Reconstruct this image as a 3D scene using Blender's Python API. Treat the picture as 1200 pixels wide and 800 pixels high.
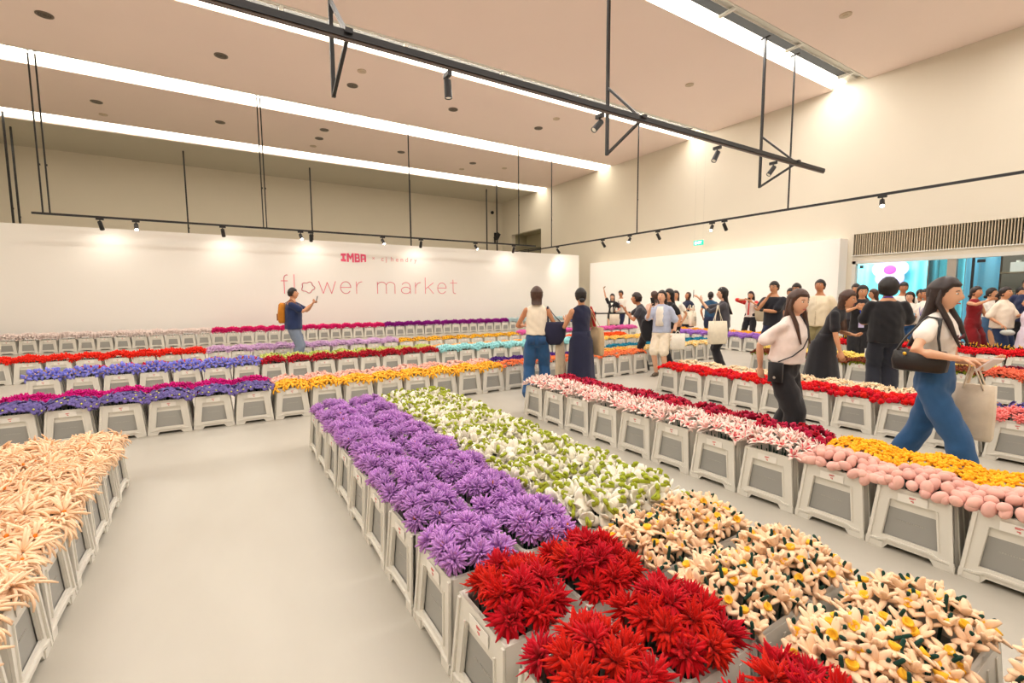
import bpy, bmesh, math, random
import numpy as np
from mathutils import Vector, Matrix
for o in list(bpy.data.objects):
    bpy.data.objects.remove(o, do_unlink=True)
SC = bpy.context.scene
COL = SC.collection
random.seed(7)
PI = math.pi

# ------------------------------------------------------------------ camera
EYE = 1.48
YAW, PITCH, ROLL, FPX = math.radians(32.10878836), math.radians(-5.28624131), math.radians(-0.35348799), 545.126
_f = Vector((math.sin(YAW)*math.cos(PITCH), math.cos(YAW)*math.cos(PITCH), math.sin(PITCH)))
_r = _f.cross(Vector((0, 0, 1))).normalized()
_u = _r.cross(_f)
CR = _r*math.cos(ROLL) + _u*math.sin(ROLL)
CU = -_r*math.sin(ROLL) + _u*math.cos(ROLL)
cam_data = bpy.data.cameras.new('camera')
cam = bpy.data.objects.new('camera', cam_data)
COL.objects.link(cam)
cam.matrix_world = Matrix(((CR.x, CU.x, -_f.x, 0), (CR.y, CU.y, -_f.y, 0), (CR.z, CU.z, -_f.z, EYE), (0, 0, 0, 1)))
cam_data.sensor_width = 36
cam_data.lens = FPX/1200*36
cam_data.clip_start = .05
cam_data.clip_end = 200
SC.camera = cam

# ------------------------------------------------------------------ world, exposure, main lights
world = bpy.data.worlds.new('hall_world')
SC.world = world
world.use_nodes = True
world.node_tree.nodes['Background'].inputs[0].default_value = (1, .93, .84, 1)
world.node_tree.nodes['Background'].inputs[1].default_value = .35
SC.view_settings.view_transform = 'Standard'
SC.view_settings.look = 'None'
SC.view_settings.exposure = 0.66
SC.view_settings.gamma = 1
SC.view_settings.use_curve_mapping = False

CEIL = 8.26
WALLX = 17.6          # right wall
BACKY = 29.3          # back wall of the hall
STRIPS = [(-4.3, -3.3), (1.3, 2.3), (6.95, 7.94), (12.45, 13.55), (18.1, 19.25), (23.85, 24.95)]
STRIP_W = [330, 400, 400, 800, 700, 330]

def area_light(name, loc, rot, sx, sy, power, color=(1, .968, .925)):
    d = bpy.data.lights.new(name, 'AREA')
    d.shape = 'RECTANGLE'; d.size = sx; d.size_y = sy; d.energy = power; d.color = color
    o = bpy.data.objects.new(name, d); COL.objects.link(o)
    o.location = loc; o.rotation_euler = rot
    return o
for (y0, y1), w in zip(STRIPS, STRIP_W):
    area_light('ceiling_strip_lamp', (4.8, (y0+y1)/2+.22, CEIL+.06), (0, 0, 0), 25, .4, w)

# ------------------------------------------------------------------ helpers
def srgb(r, g, b):
    f = lambda c: (c/255/12.92) if c <= 10 else ((c/255+.055)/1.055)**2.4
    return (f(r), f(g), f(b), 1)

MATS = {}
def mat(name, rgb, rough=.6, var=0.0, scale=20, bump=0, bscale=None, obvar=0, metal=0, sheen=0, spec=.5, emit=0, alpha=None, trans=0, sss=0):
    if name in MATS: return MATS[name]
    m = bpy.data.materials.new(name); m.use_nodes = True
    nt = m.node_tree; b = nt.nodes['Principled BSDF']
    c = srgb(*rgb)
    b.inputs['Roughness'].default_value = rough
    b.inputs['Metallic'].default_value = metal
    b.inputs['Specular IOR Level'].default_value = spec
    b.inputs['Sheen Weight'].default_value = sheen
    b.inputs['Sheen Roughness'].default_value = .6
    if trans: b.inputs['Transmission Weight'].default_value = trans
    if sss:
        b.inputs['Subsurface Weight'].default_value = sss
        b.inputs['Subsurface Radius'].default_value = (.02, .01, .008)
    if emit:
        b.inputs['Emission Color'].default_value = c
        b.inputs['Emission Strength'].default_value = emit
    if alpha is not None: b.inputs['Alpha'].default_value = alpha
    src = None
    if var or obvar:
        hsv = nt.nodes.new('ShaderNodeHueSaturation'); hsv.inputs['Color'].default_value = c
        val = None
        if var:
            tc = nt.nodes.new('ShaderNodeTexCoord')
            n = nt.nodes.new('ShaderNodeTexNoise'); n.inputs['Scale'].default_value = scale; n.inputs['Detail'].default_value = 3
            nt.links.new(tc.outputs['Object'], n.inputs['Vector'])
            mr = nt.nodes.new('ShaderNodeMapRange'); mr.inputs['From Min'].default_value = .3; mr.inputs['From Max'].default_value = .7
            mr.inputs['To Min'].default_value = 1-var; mr.inputs['To Max'].default_value = 1+var
            nt.links.new(n.outputs['Fac'], mr.inputs['Value']); val = mr.outputs['Result']
        if obvar:
            oi = nt.nodes.new('ShaderNodeObjectInfo')
            m2 = nt.nodes.new('ShaderNodeMapRange'); m2.inputs['To Min'].default_value = 1-obvar; m2.inputs['To Max'].default_value = 1+obvar
            nt.links.new(oi.outputs['Random'], m2.inputs['Value'])
            if val is not None:
                mm = nt.nodes.new('ShaderNodeMath'); mm.operation = 'MULTIPLY'
                nt.links.new(val, mm.inputs[0]); nt.links.new(m2.outputs['Result'], mm.inputs[1]); val = mm.outputs[0]
            else: val = m2.outputs['Result']
            m3 = nt.nodes.new('ShaderNodeMapRange'); m3.inputs['To Min'].default_value = .5-obvar*.05; m3.inputs['To Max'].default_value = .5+obvar*.05
            nt.links.new(oi.outputs['Random'], m3.inputs['Value']); nt.links.new(m3.outputs['Result'], hsv.inputs['Hue'])
        nt.links.new(val, hsv.inputs['Value'])
        nt.links.new(hsv.outputs['Color'], b.inputs['Base Color'])
    else:
        b.inputs['Base Color'].default_value = c
    if bump:
        tc = nt.nodes.new('ShaderNodeTexCoord')
        n = nt.nodes.new('ShaderNodeTexNoise'); n.inputs['Scale'].default_value = bscale or scale*4; n.inputs['Detail'].default_value = 4
        bp = nt.nodes.new('ShaderNodeBump'); bp.inputs['Strength'].default_value = bump; bp.inputs['Distance'].default_value = .01
        nt.links.new(tc.outputs['Object'], n.inputs['Vector']); nt.links.new(n.outputs['Fac'], bp.inputs['Height'])
        nt.links.new(bp.outputs['Normal'], b.inputs['Normal'])
    m.diffuse_color = c
    MATS[name] = m
    return m

def tag(o, label=None, cat=None, group=None, kind=None):
    if label: o['label'] = label
    if cat: o['category'] = cat
    if group: o['group'] = group
    if kind: o['kind'] = kind
    return o
def empty(name, loc=(0, 0, 0), rz=0, label=None, cat=None, group=None):
    o = bpy.data.objects.new(name, None); COL.objects.link(o)
    o.empty_display_size = .1
    o.location = loc; o.rotation_euler = (0, 0, rz)
    return tag(o, label, cat, group)
def link_mesh(name, me, parent=None):
    o = bpy.data.objects.new(name, me); COL.objects.link(o)
    if parent is not None: o.parent = parent
    return o

class MB:
    """collects shapes and links them as one mesh object"""
    def __init__(s): s.v = []; s.f = []; s.m = []; s.mats = []
    def mi(s, m):
        if m not in s.mats: s.mats.append(m)
        return s.mats.index(m)
    def add(s, vs, fs, m):
        n = len(s.v); k = s.mi(m)
        s.v.extend([tuple(map(float, p)) for p in vs])
        for f in fs: s.f.append([n+i for i in f]); s.m.append(k)
    def box(s, c, d, m, R=None):
        x, y, z = d[0]/2, d[1]/2, d[2]/2
        vs = [Vector((a*x, b*y, e*z)) for e in (-1, 1) for b in (-1, 1) for a in (-1, 1)]
        if R is not None: vs = [R @ v for v in vs]
        vs = [v+Vector(c) for v in vs]
        s.add(vs, [(0, 2, 3, 1), (4, 5, 7, 6), (0, 1, 5, 4), (2, 6, 7, 3), (0, 4, 6, 2), (1, 3, 7, 5)], m)
    def bar(s, a, b, w, h, m, up=(0, 0, 1)):
        a = Vector(a); b = Vector(b); d = (b-a); L = d.length; d.normalize()
        u = Vector(up)
        if abs(d.dot(u)) > .99: u = Vector((0, 1, 0))
        x = d.cross(u).normalized(); z = x.cross(d)
        R = Matrix((x, d, z)).transposed()
        s.box((a+b)/2, (w, L, h), m, R)
    def tube(s, pts, rad, m, n=8, flat=1.0, cap=True, up=(0, 0, 1)):
        """round-ended tapering tube through pts"""
        P = [Vector(p) for p in pts]
        if not isinstance(rad, (list, tuple)): rad = [rad]*len(P)
        rings = []
        prevx = None
        if cap:
            d0 = (P[0]-P[1]).normalized(); d1 = (P[-1]-P[-2]).normalized()
            P2 = [P[0]+d0*rad[0]*.75] + P + [P[-1]+d1*rad[-1]*.75]
            R2 = [rad[0]*.6] + list(rad) + [rad[-1]*.6]
        else: P2, R2 = P, list(rad)
        for i, p in enumerate(P2):
            a = P2[max(i-1, 0)]; b = P2[min(i+1, len(P2)-1)]
            d = (b-a).normalized()
            u = Vector(up)
            if abs(d.dot(u)) > .95: u = Vector((0, 1, 0))
            x = d.cross(u).normalized()
            if prevx is not None and x.dot(prevx) < 0: x = -x
            if prevx is not None and abs(d.dot(Vector(up))) > .9:
                x = (prevx - d*prevx.dot(d)).normalized()
            prevx = x
            z = x.cross(d)
            rings.append([p + x*math.cos(t)*R2[i] + z*math.sin(t)*R2[i]*flat for t in [2*PI*k/n for k in range(n)]])
        s.loft(rings, m, cap)
    def loft(s, rings, m, cap=True, capstart=None, capend=None):
        n = len(rings[0]); vs = [p for r in rings for p in r]; fs = []
        for i in range(len(rings)-1):
            for k in range(n):
                a = i*n+k; b = i*n+(k+1) % n
                fs.append((a, b, b+n, a+n))
        cs = cap if capstart is None else capstart
        ce = cap if capend is None else capend
        if cs: fs.append(tuple(reversed(range(n))))
        if ce: fs.append(tuple(range((len(rings)-1)*n, len(rings)*n)))
        s.add(vs, fs, m)
    def ell(s, c, r, m, nu=10, nv=7, R=None):
        rings = []
        for i in range(1, nv):
            t = PI*i/nv
            rings.append([Vector((r[0]*math.sin(t)*math.cos(2*PI*k/nu), r[1]*math.sin(t)*math.sin(2*PI*k/nu), -r[2]*math.cos(t))) for k in range(nu)])
        vs = [Vector((0, 0, -r[2]))] + [p for q in rings for p in q] + [Vector((0, 0, r[2]))]
        if R is not None: vs = [R @ v for v in vs]
        vs = [v+Vector(c) for v in vs]
        fs = []
        for k in range(nu): fs.append((0, 1+(k+1) % nu, 1+k))
        for i in range(nv-2):
            for k in range(nu):
                a = 1+i*nu+k; b = 1+i*nu+(k+1) % nu
                fs.append((a, b, b+nu, a+nu))
        L = len(vs)-1; o = 1+(nv-2)*nu
        for k in range(nu): fs.append((o+k, o+(k+1) % nu, L))
        s.add(vs, fs, m)
    def cyl(s, c, r, h, m, n=20, r2=None):
        r2 = r if r2 is None else r2
        c = Vector(c)
        s.loft([[c+Vector((r*math.cos(2*PI*k/n), r*math.sin(2*PI*k/n), 0)) for k in range(n)],
                [c+Vector((r2*math.cos(2*PI*k/n), r2*math.sin(2*PI*k/n), h)) for k in range(n)]], m)
    def mesh(s, name, smooth=False):
        me = bpy.data.meshes.new(name)
        me.from_pydata(s.v, [], s.f)
        for m in s.mats: me.materials.append(m)
        me.polygons.foreach_set('material_index', s.m)
        me.polygons.foreach_set('use_smooth', [smooth]*len(s.f))
        me.update()
        return me
    def build(s, name, parent=None, smooth=False, recenter=False):
        off = Vector((0, 0, 0))
        if recenter:
            A = np.array(s.v); off = Vector(((A[:, 0].min()+A[:, 0].max())/2, (A[:, 1].min()+A[:, 1].max())/2, A[:, 2].min()))
            s.v = [(p[0]-off.x, p[1]-off.y, p[2]-off.z) for p in s.v]
        o = link_mesh(name, s.mesh(name, smooth), parent)
        o.location = off
        return o
# ------------------------------------------------------------------ the hall
m_floor = mat('floor_resin', (199, 193, 178), rough=.34, spec=.45)
def floor_nodes(m):
    nt = m.node_tree; b = nt.nodes['Principled BSDF']
    tc = nt.nodes.new('ShaderNodeTexCoord')
    mp = nt.nodes.new('ShaderNodeMapping'); mp.inputs['Scale'].default_value = (1, .35, 1)
    n = nt.nodes.new('ShaderNodeTexNoise'); n.inputs['Scale'].default_value = .9; n.inputs['Detail'].default_value = 6
    n2 = nt.nodes.new('ShaderNodeTexNoise'); n2.inputs['Scale'].default_value = 5; n2.inputs['Detail'].default_value = 8; n2.inputs['Roughness'].default_value = .7
    r = nt.nodes.new('ShaderNodeValToRGB')
    r.color_ramp.elements[0].position = .35; r.color_ramp.elements[0].color = srgb(176, 170, 158)
    r.color_ramp.elements[1].position = .7; r.color_ramp.elements[1].color = srgb(196, 192, 181)
    r2 = nt.nodes.new('ShaderNodeValToRGB')
    r2.color_ramp.elements[0].position = .70; r2.color_ramp.elements[0].color = (1, 1, 1, 1)
    r2.color_ramp.elements[1].position = .76; r2.color_ramp.elements[1].color = (.72, .62, .5, 1)
    mx = nt.nodes.new('ShaderNodeMix'); mx.data_type = 'RGBA'; mx.blend_type = 'MULTIPLY'; mx.inputs['Factor'].default_value = 1
    mr = nt.nodes.new('ShaderNodeMapRange'); mr.inputs['To Min'].default_value = .26; mr.inputs['To Max'].default_value = .46
    nt.links.new(tc.outputs['Object'], mp.inputs['Vector']); nt.links.new(mp.outputs['Vector'], n.inputs['Vector'])
    nt.links.new(tc.outputs['Object'], n2.inputs['Vector'])
    nt.links.new(n.outputs['Fac'], r.inputs['Fac']); nt.links.new(n2.outputs['Fac'], r2.inputs['Fac'])
    nt.links.new(r.outputs['Color'], mx.inputs['A']); nt.links.new(r2.outputs['Color'], mx.inputs['B'])
    nt.links.new(mx.outputs['Result'], b.inputs['Base Color'])
    nt.links.new(n.outputs['Fac'], mr.inputs['Value']); nt.links.new(mr.outputs['Result'], b.inputs['Roughness'])
floor_nodes(m_floor)
m_wall = mat('wall_paint_cream', (226, 217, 200), rough=.8, var=.012, scale=.8)
m_ceil = mat('ceiling_paint', (246, 226, 216), rough=.85, var=.01, scale=.5)
m_white = mat('partition_paint', (250, 247, 243), rough=.75)
m_black = mat('black_steel', (26, 25, 28), rough=.45)
m_trackside = mat('track_brown', (92, 78, 70), rough=.5)
m_strip = mat('strip_diffuser', (255, 246, 228), emit=3.2)
m_tray = mat('white_tray', (225, 222, 214), rough=.5)
m_dark = mat('slot_dark', (28, 28, 30), rough=.8)
LX, FY = -9.0, -9.0
def slab(name, lo, hi, m, kind='structure'):
    b = MB(); b.box([(lo[i]+hi[i])/2 for i in range(3)], [hi[i]-lo[i] for i in range(3)], m)
    o = b.build(name); o['kind'] = kind; return o
slab('floor', (LX, FY, -.1), (24.5, BACKY, 0), m_floor)
slab('wall_back', (LX, BACKY, 0), (WALLX+.3, BACKY+.2, CEIL+.6), m_wall)
slab('wall_left', (LX-.2, FY, 0), (LX, BACKY, CEIL+.6), m_wall)
slab('wall_front', (LX, FY-.2, 0), (WALLX+.3, FY, CEIL+.6), m_wall)
# right wall with shop opening (Y 1.2..7.1), grille recess and a niche near the far corner
w = MB()
def wr(y0, y1, z0, z1): w.box((WALLX+.15, (y0+y1)/2, (z0+z1)/2), (.3, y1-y0, z1-z0), m_wall)
GY0, GY1, GZ0, GZ1, HZ = 1.2, 7.1, 2.79, 3.48, 2.62
wr(FY, GY0, 0, CEIL+.6); wr(GY1, 24.5, 0, CEIL+.6); wr(24.5, 28.0, 5.9, CEIL+.6); wr(28.0, BACKY, 0, CEIL+.6); wr(24.5, 28.0, 0, 4.0)
wr(GY0, GY1, GZ1, CEIL+.6); wr(GY0, GY1, HZ, GZ0)
o = w.build('wall_right'); o['kind'] = 'structure'
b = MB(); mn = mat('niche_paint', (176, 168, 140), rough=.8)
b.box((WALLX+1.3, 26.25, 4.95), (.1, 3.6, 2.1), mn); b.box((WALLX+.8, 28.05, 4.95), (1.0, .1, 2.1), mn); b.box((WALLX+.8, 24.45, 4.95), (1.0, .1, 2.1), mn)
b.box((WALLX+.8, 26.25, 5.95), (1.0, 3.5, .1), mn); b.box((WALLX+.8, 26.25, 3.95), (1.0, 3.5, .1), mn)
o = b.build('trim_niche'); o['kind'] = 'structure'
b = MB()
for z in (4.75, 4.62): b.box((WALLX+.2, 26.25, z), (.06, 3.4, .05), m_black)
for y in (24.8, 26.2, 27.6): b.box((WALLX+.2, y, 4.38), (.05, .05, .7), m_black)
tag(b.build('railing', recenter=True), 'black rail across the wall opening near the far corner', 'railing')

# ceiling slabs between the light slots
ys = [FY]+[v for s in STRIPS for v in s]
for i in range(0, len(ys), 2):
    y0 = ys[i]; y1 = ys[i+1] if i+1 < len(ys) else None
    if y1 is None: break
    slab('ceiling', (LX, y0, CEIL), (WALLX, y1, CEIL+.4), m_ceil)
m_perf = mat('perforated_panel', (196, 190, 172), rough=.8)
def perf(m):
    nt = m.node_tree; bs = nt.nodes['Principled BSDF']
    tc = nt.nodes.new('ShaderNodeTexCoord')
    v = nt.nodes.new('ShaderNodeTexVoronoi'); v.feature = 'F1'; v.inputs['Scale'].default_value = 5.5; v.inputs['Randomness'].default_value = 0
    r = nt.nodes.new('ShaderNodeValToRGB'); r.color_ramp.elements[0].position = .2; r.color_ramp.elements[0].color = srgb(150, 143, 128)
    r.color_ramp.elements[1].position = .3; r.color_ramp.elements[1].color = srgb(200, 193, 176)
    nt.links.new(tc.outputs['Object'], v.inputs['Vector']); nt.links.new(v.outputs['Distance'], r.inputs['Fac']); nt.links.new(r.outputs['Color'], bs.inputs['Base Color'])
perf(m_perf)
slab('ceiling_perforated', (LX, STRIPS[-1][1], CEIL), (WALLX, BACKY, CEIL+.4), m_perf)
slab('trim_soffit', (LX, STRIPS[-1][1]-.02, CEIL-.04), (WALLX-.01, STRIPS[-1][1]+.06, CEIL+.1), m_ceil)
# recessed light slots: housing, diffuser, white tray with clips, dark gaps
for i, (y0, y1) in enumerate(STRIPS):
    t = empty('recessed_light_slot', ((LX+WALLX)/2, (y0+y1)/2, CEIL), 0,
              ['long recessed ceiling light slot behind the viewer', 'long recessed ceiling light slot right above the viewer', 'nearest recessed ceiling light slot with open dark gap, upper right',
               'second recessed light slot behind the heavy black lighting beam', 'third recessed light slot, above the white flower market wall', 'farthest recessed light slot, beside the perforated ceiling'][i], 'ceiling light', 'recessed ceiling light slots')
    L = WALLX-LX-.02; h = (y1-y0)/2
    b = MB()
    b.box((0, 0, .42), (L, 2*h, .04), m_dark); b.box((0, h-.01, .22), (L, .02, .38), m_tray); b.box((0, -h+.01, .22), (L, .02, .38), m_tray)
    b.build('housing', t)
    b = MB()
    if i in (0, 1, 2): lo, hi = .12, .49
    elif i == 3: lo, hi = .12, .5
    elif i == 4: lo, hi = -.3, .5
    else: lo, hi = -.5, .5
    b.box((0, (lo+hi)/2*2*h, .14 if i < 3 else .025), (L, (hi-lo)*2*h-.03, .03), m_strip)
    b.build('diffuser', t)
    if i < 5:
        b = MB(); cy = -h*.55
        if i == 4: cy = -h*.8
        b.box((0, cy, .2), (L, .2 if i < 4 else .06, .05), m_tray)
        for s in (-1, 1): b.box((0, cy+s*(.1 if i < 4 else .04), .16), (L, .012, .09), m_tray)
        b.build('tray', t)
        if i in (2, 3, 4):
            br = MB(); br.box((0, 0, 0), (.09, 2*h*.55 if i < 4 else .3, .05), m_tray); br.box((0, -.1, .05), (.04, .04, .1), m_tray)
            me = br.mesh('bracket')
            for k in range(9):
                x = -L/2+1.4+k*(L-2)/8.0
                o = link_mesh('bracket', me, t); o.location = (x, cy*.55, .1)
        b = MB(); b.box((0, -h+.035, .02), (L, .05, .05), m_tray); b.build('edge_lip', t)
    else:
        b = MB(); b.box((0, h-.03, .0), (L, .04, .05), m_tray); b.build('edge_lip', t)

# partitions
m_letter = mat('pink_vinyl', (236, 128, 146), rough=.6)
m_letter2 = mat('pink_vinyl_pale', (240, 160, 165), rough=.6)
slab('wall_partition', (-8.6, 19.3, 0), (16.35, 19.6, 3.74), m_white)
slab('wall_side_partition', (17.05, 7.25, 0), (17.6, 19.2, 3.34), m_white)

# lettering on the white wall (flat vinyl strokes)
def px_on_wall(x, y, Y):
    d = CR*((x-600)/FPX) + CU*(-(y-400)/FPX) + _f
    t = Y/d.y
    return Vector((d.x*t, Y, EYE+d.z*t))
TY = 19.3
X0 = px_on_wall(330, 344, TY).x; X1 = px_on_wall(535.6, 344, TY).x
ZB, XH, AS = 1.715, .47, .69
def lx(px): return px_on_wall(px, 344, TY).x
def stroke(mb, pts, w, m, closed=False):
    P = [Vector((p[0], 0, p[1])) for p in pts]
    n = len(P)
    rng = range(n if closed else n-1)
    for i in rng:
        a = P[i]; c = P[(i+1) % n]
        d = (c-a)
        if d.length < 1e-5: continue
        d.normalize(); a2 = a-d*w*.3; c2 = c+d*w*.3
        mb.bar((a2.x, TY-.004, a2.z), (c2.x, TY-.004, c2.z), w, .008, m, up=(0, 1, 0))
def arc(cx, cz, rx, rz, a0, a1, n=14): return [(cx+rx*math.cos(a0+(a1-a0)*i/n), cz+rz*math.sin(a0+(a1-a0)*i/n)) for i in range(n+1)]
sign = empty('wall_lettering', (0, 0, 0), 0, 'pink thin line lettering flower market on the white wall', 'sign')
W = .026
def glyph(ch, a, c):
    b = MB(); x0, x1 = lx(a), lx(c); w = x1-x0; z = ZB; cx = (x0+x1)/2; H = XH
    S = lambda pts, cl=False: stroke(b, pts, W, m_letter, cl)
    if ch == 'f':
        xs = x0+w*.42
        S([(xs, z), (xs, z+AS*.8)]); S(arc(x1-w*.18, z+AS*.8, x1-w*.18-xs, AS*.2, PI, PI*.42, 8)); S([(x0, z+H), (x1-w*.1, z+H)])
    elif ch == 'l': S([(cx, z), (cx, z+AS+.02)])
    elif ch == 'o': S([(cx+w*.5*(1+.13*math.cos(5*t+.6))*.88*math.cos(t), z+H/2+w*.46*(1+.13*math.cos(5*t+.6))*.85*math.sin(t)) for t in [2*PI*i/50 for i in range(50)]], True)
    elif ch == 'w': S([(x0, z+H), (x0+w*.25, z), (cx, z+H*.92), (x0+w*.75, z), (x1, z+H)])
    elif ch == 'e': S([(x0, z+H*.52), (x1, z+H*.52)]); S(arc(cx, z+H*.5, w/2, H/2, 0, PI, 12)); S(arc(cx, z+H*.5, w/2, H/2, PI, PI*1.8, 12))
    elif ch == 'r': S([(x0, z), (x0, z+H)]); S(arc(x1, z+H*.55, w*.95, H*.45, PI, PI*.5, 8))
    elif ch == 'm':
        S([(x0, z), (x0, z+H)])
        for k in (0, 1):
            xa = x0+w*.5*k; S(arc(xa+w*.25, z+H*.7, w*.25, H*.3, PI, 0, 10)); S([(xa+w*.5, z+H*.7), (xa+w*.5, z)])
    elif ch == 'a':
        S([(x1, z), (x1, z+H*.65)]); S(arc(cx+w*.02, z+H*.65, w*.46, H*.35, 0, PI*.85, 8)); S(arc(cx, z+H*.29, w*.5, H*.29, 0, 2*PI, 18))
    elif ch == 'k': S([(x0, z), (x0, z+AS)]); S([(x1, z+H), (x0, z+H*.42)]); S([(x0+w*.35, z+H*.6), (x1, z)])
    elif ch == 't': S([(cx-w*.1, z+H*1.3), (cx-w*.1, z+H*.2)]); S(arc(cx+w*.2, z+H*.2, w*.3, H*.2, PI, PI*1.6, 6)); S([(x0, z+H), (x1, z+H)])
    o = b.build('letter', sign)
    return o
for ch, a, c in (('f', 330, 338.4), ('l', 344.4, 346.4), ('o', 353, 369.4), ('w', 374, 393.6), ('e', 399.4, 411.4), ('r', 418, 424.6), ('m', 442.6, 463),
                 ('a', 470.4, 481), ('r', 487, 493), ('k', 498.6, 508), ('e', 513, 523), ('t', 528, 535.6)):
    glyph(ch, a, c)
# logo with block letters IMBA in a bulging band, then the small line
logo = empty('logo_lettering', (0, 0, 0), 0, 'pink block letter logo IMBA above the market lettering', 'sign')
LXa, LXb, LZ0, LZ1 = 4.17, 5.15, 2.95, 3.32
def warp(u, v):   # u 0..1 across, v 0..1 up
    k = 1-abs(u-.5)*2
    return (LXa+(LXb-LXa)*u, LZ0+(LZ1-LZ0)*(v*(.82+.18*k)+(1-(.82+.18*k))/2))
def poly(mb, pts):
    P = [warp(*p) for p in pts]
    n = len(P)
    vs = [Vector((p[0], TY, p[1])) for p in P]+[Vector((p[0], TY-.008, p[1])) for p in P]
    fs = [tuple(range(n, 2*n))]+[(i, (i+1) % n, n+(i+1) % n, n+i) for i in range(n)]
    mb.add(vs, fs, mat('pink_block', (240, 92, 130), rough=.6))
for polys in ([[(0, 0), (.2, 0), (.2, .3), (0, .3)], [(.06, .3), (.14, .3), (.14, .7), (.06, .7)], [(0, .7), (.2, .7), (.2, 1), (0, 1)]],
              [[(.23, 0), (.31, 0), (.31, 1), (.23, 1)], [(.31, 1), (.31, .6), (.375, .25), (.375, .62)], [(.44, 1), (.44, .6), (.375, .25), (.375, .62)], [(.44, 0), (.51, 0), (.51, 1), (.44, 1)]],
              [[(.54, 0), (.61, 0), (.61, 1), (.54, 1)], [(.61, 0), (.74, 0), (.74, .22), (.61, .22)], [(.61, .42), (.73, .42), (.73, .58), (.61, .58)], [(.61, .8), (.72, .8), (.72, 1), (.61, 1)], [(.69, .22), (.75, .1), (.75, .46), (.69, .46)], [(.68, .55), (.74, .55), (.74, .92), (.68, .85)]],
              [[(.78, 0), (.85, 0), (.85, 1), (.78, 1)], [(.93, 0), (1, 0), (1, .95), (.93, 1)], [(.85, .75), (.93, .75), (.93, 1), (.85, 1)], [(.85, .3), (.93, .3), (.93, .48), (.85, .48)]]):
    b = MB()
    for p in polys: poly(b, p)
    b.build('letter', logo)
def text_mesh(name, s, size, m, M, parent=None, ext=.002, align='LEFT'):
    cu = bpy.data.curves.new(name, 'FONT'); cu.body = s; cu.size = size; cu.extrude = ext; cu.align_x = align
    cu.resolution_u = 3
    to = bpy.data.objects.new(name, cu); COL.objects.link(to)
    dg = bpy.context.evaluated_depsgraph_get()
    me = bpy.data.meshes.new_from_object(to.evaluated_get(dg))
    bpy.data.objects.remove(to, do_unlink=True)
    me.materials.clear(); me.materials.append(m)
    o = link_mesh(name, me, parent); o.matrix_local = M
    return o
RX = Matrix.Rotation(PI/2, 4, 'X')
small = empty('small_lettering', (5.4, TY, 3.05), 0, 'small pale pink line cj hendry beside the block logo', 'sign')
text_mesh('letters', 'x', .2, m_letter2, Matrix.Translation((-.0, -.006, .05)) @ RX, small)
text_mesh('letters', 'c j  h e n d r y', .27, m_letter2, Matrix.Translation((.36, -.006, 0)) @ RX, small)

# lighting tracks with rods and spotlights
def rod(name_parent, x, y, z0, z1, t=.035):
    b = MB(); b.box((0, 0, (z0+z1)/2-name_parent.location.z), (t, t, z1-z0), m_black)
    b.box((0, .0, z1-name_parent.location.z-.02), (.05, .24, .03), m_black)
    b.cyl((.03, 0, z0+(z1-z0)*.3-name_parent.location.z), .014, .05, m_black, 8)
    o = b.build('rod', name_parent); o.location = (x-name_parent.location.x, y-name_parent.location.y, 0)
    return o
spot_n = 0
m_lens = mat('spot_lens', (255, 246, 225), emit=14)
m_lens_off = mat('spot_lens_dim', (200, 190, 170), rough=.2, emit=.4)
def spotlight(x, y, z, aim, label, lit=True, power=60, s=1.0, scatter=True):
    t = empty('track_spotlight', (x, y, z), 0, label, 'spotlight', 'black track spotlights')
    b = MB(); b.box((0, 0, -.03*s), (.14*s, .05*s, .05*s) if abs(aim[1]) > abs(aim[0]) else (.05*s, .14*s, .05*s), m_black); b.cyl((0, 0, -.1*s), .012*s, .06*s, m_black, 8)
    b.build('adapter', t)
    d = Vector(aim).normalized(); p0 = Vector((0, 0, -.13*s)) - d*.04*s; p1 = p0+d*.2*s
    R = d.to_track_quat('Z', 'Y').to_matrix()
    b = MB(); n = 16
    ring = lambda c, r: [c+R @ Vector((r*math.cos(2*PI*k/n), r*math.sin(2*PI*k/n), 0)) for k in range(n)]
    b.loft([ring(p0, .03*s), ring(p0, .042*s), ring(p1, .045*s), ring(p1, .038*s), ring(p1-d*.02*s, .036*s)], m_black, True, True, False)
    b.build('lamp_head', t)
    b = MB(); b.loft([ring(p1-d*.021*s, .036*s), ring(p1-d*.008*s, .034*s)], m_lens if lit else m_lens_off); b.build('lens', t)
    if power:
        ld = bpy.data.lights.new('spot', 'SPOT'); ld.energy = power; ld.spot_size = math.radians(150); ld.spot_blend = .9; ld.color = (1, .9, .76); ld.shadow_soft_size = .04
        lo = bpy.data.objects.new('spot_lamp', ld); COL.objects.link(lo); lo.parent = t
        lo.matrix_local = Matrix.Translation(p1+d*.02) @ d.to_track_quat('-Z', 'Y').to_matrix().to_4x4()
    return t
# left track in front of the white wall
tr = empty('lighting_track', (4.3, 18.4, 3.95), 0, 'black lighting track on rods above the flower market wall', 'lighting track')
b = MB(); b.box((0, 0, 0), (17.2, .06, .06), m_black); b.build('rail', tr)
for x in (-4.2, -4.05, 1.5, 1.6, 6.95, 12.35): rod(tr, x*.968, 18.4, 3.95, CEIL+.1)
for i, px in enumerate((118, 160, 261, 352, 366-2, 448, 493, 557, 602)):
    X = px_on_wall(px, 270, 18.4).x
    lit = px in (160, 352, 448, 557)
    spotlight(X, 18.4, 3.94, (.1, .55 if not lit else -.75, -.75), 'black spotlight on the flower market wall track, %s from the left' % ('first second third fourth fifth sixth seventh eighth ninth'.split()[i]), lit, 40 if lit else 14, 1.3)
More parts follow.
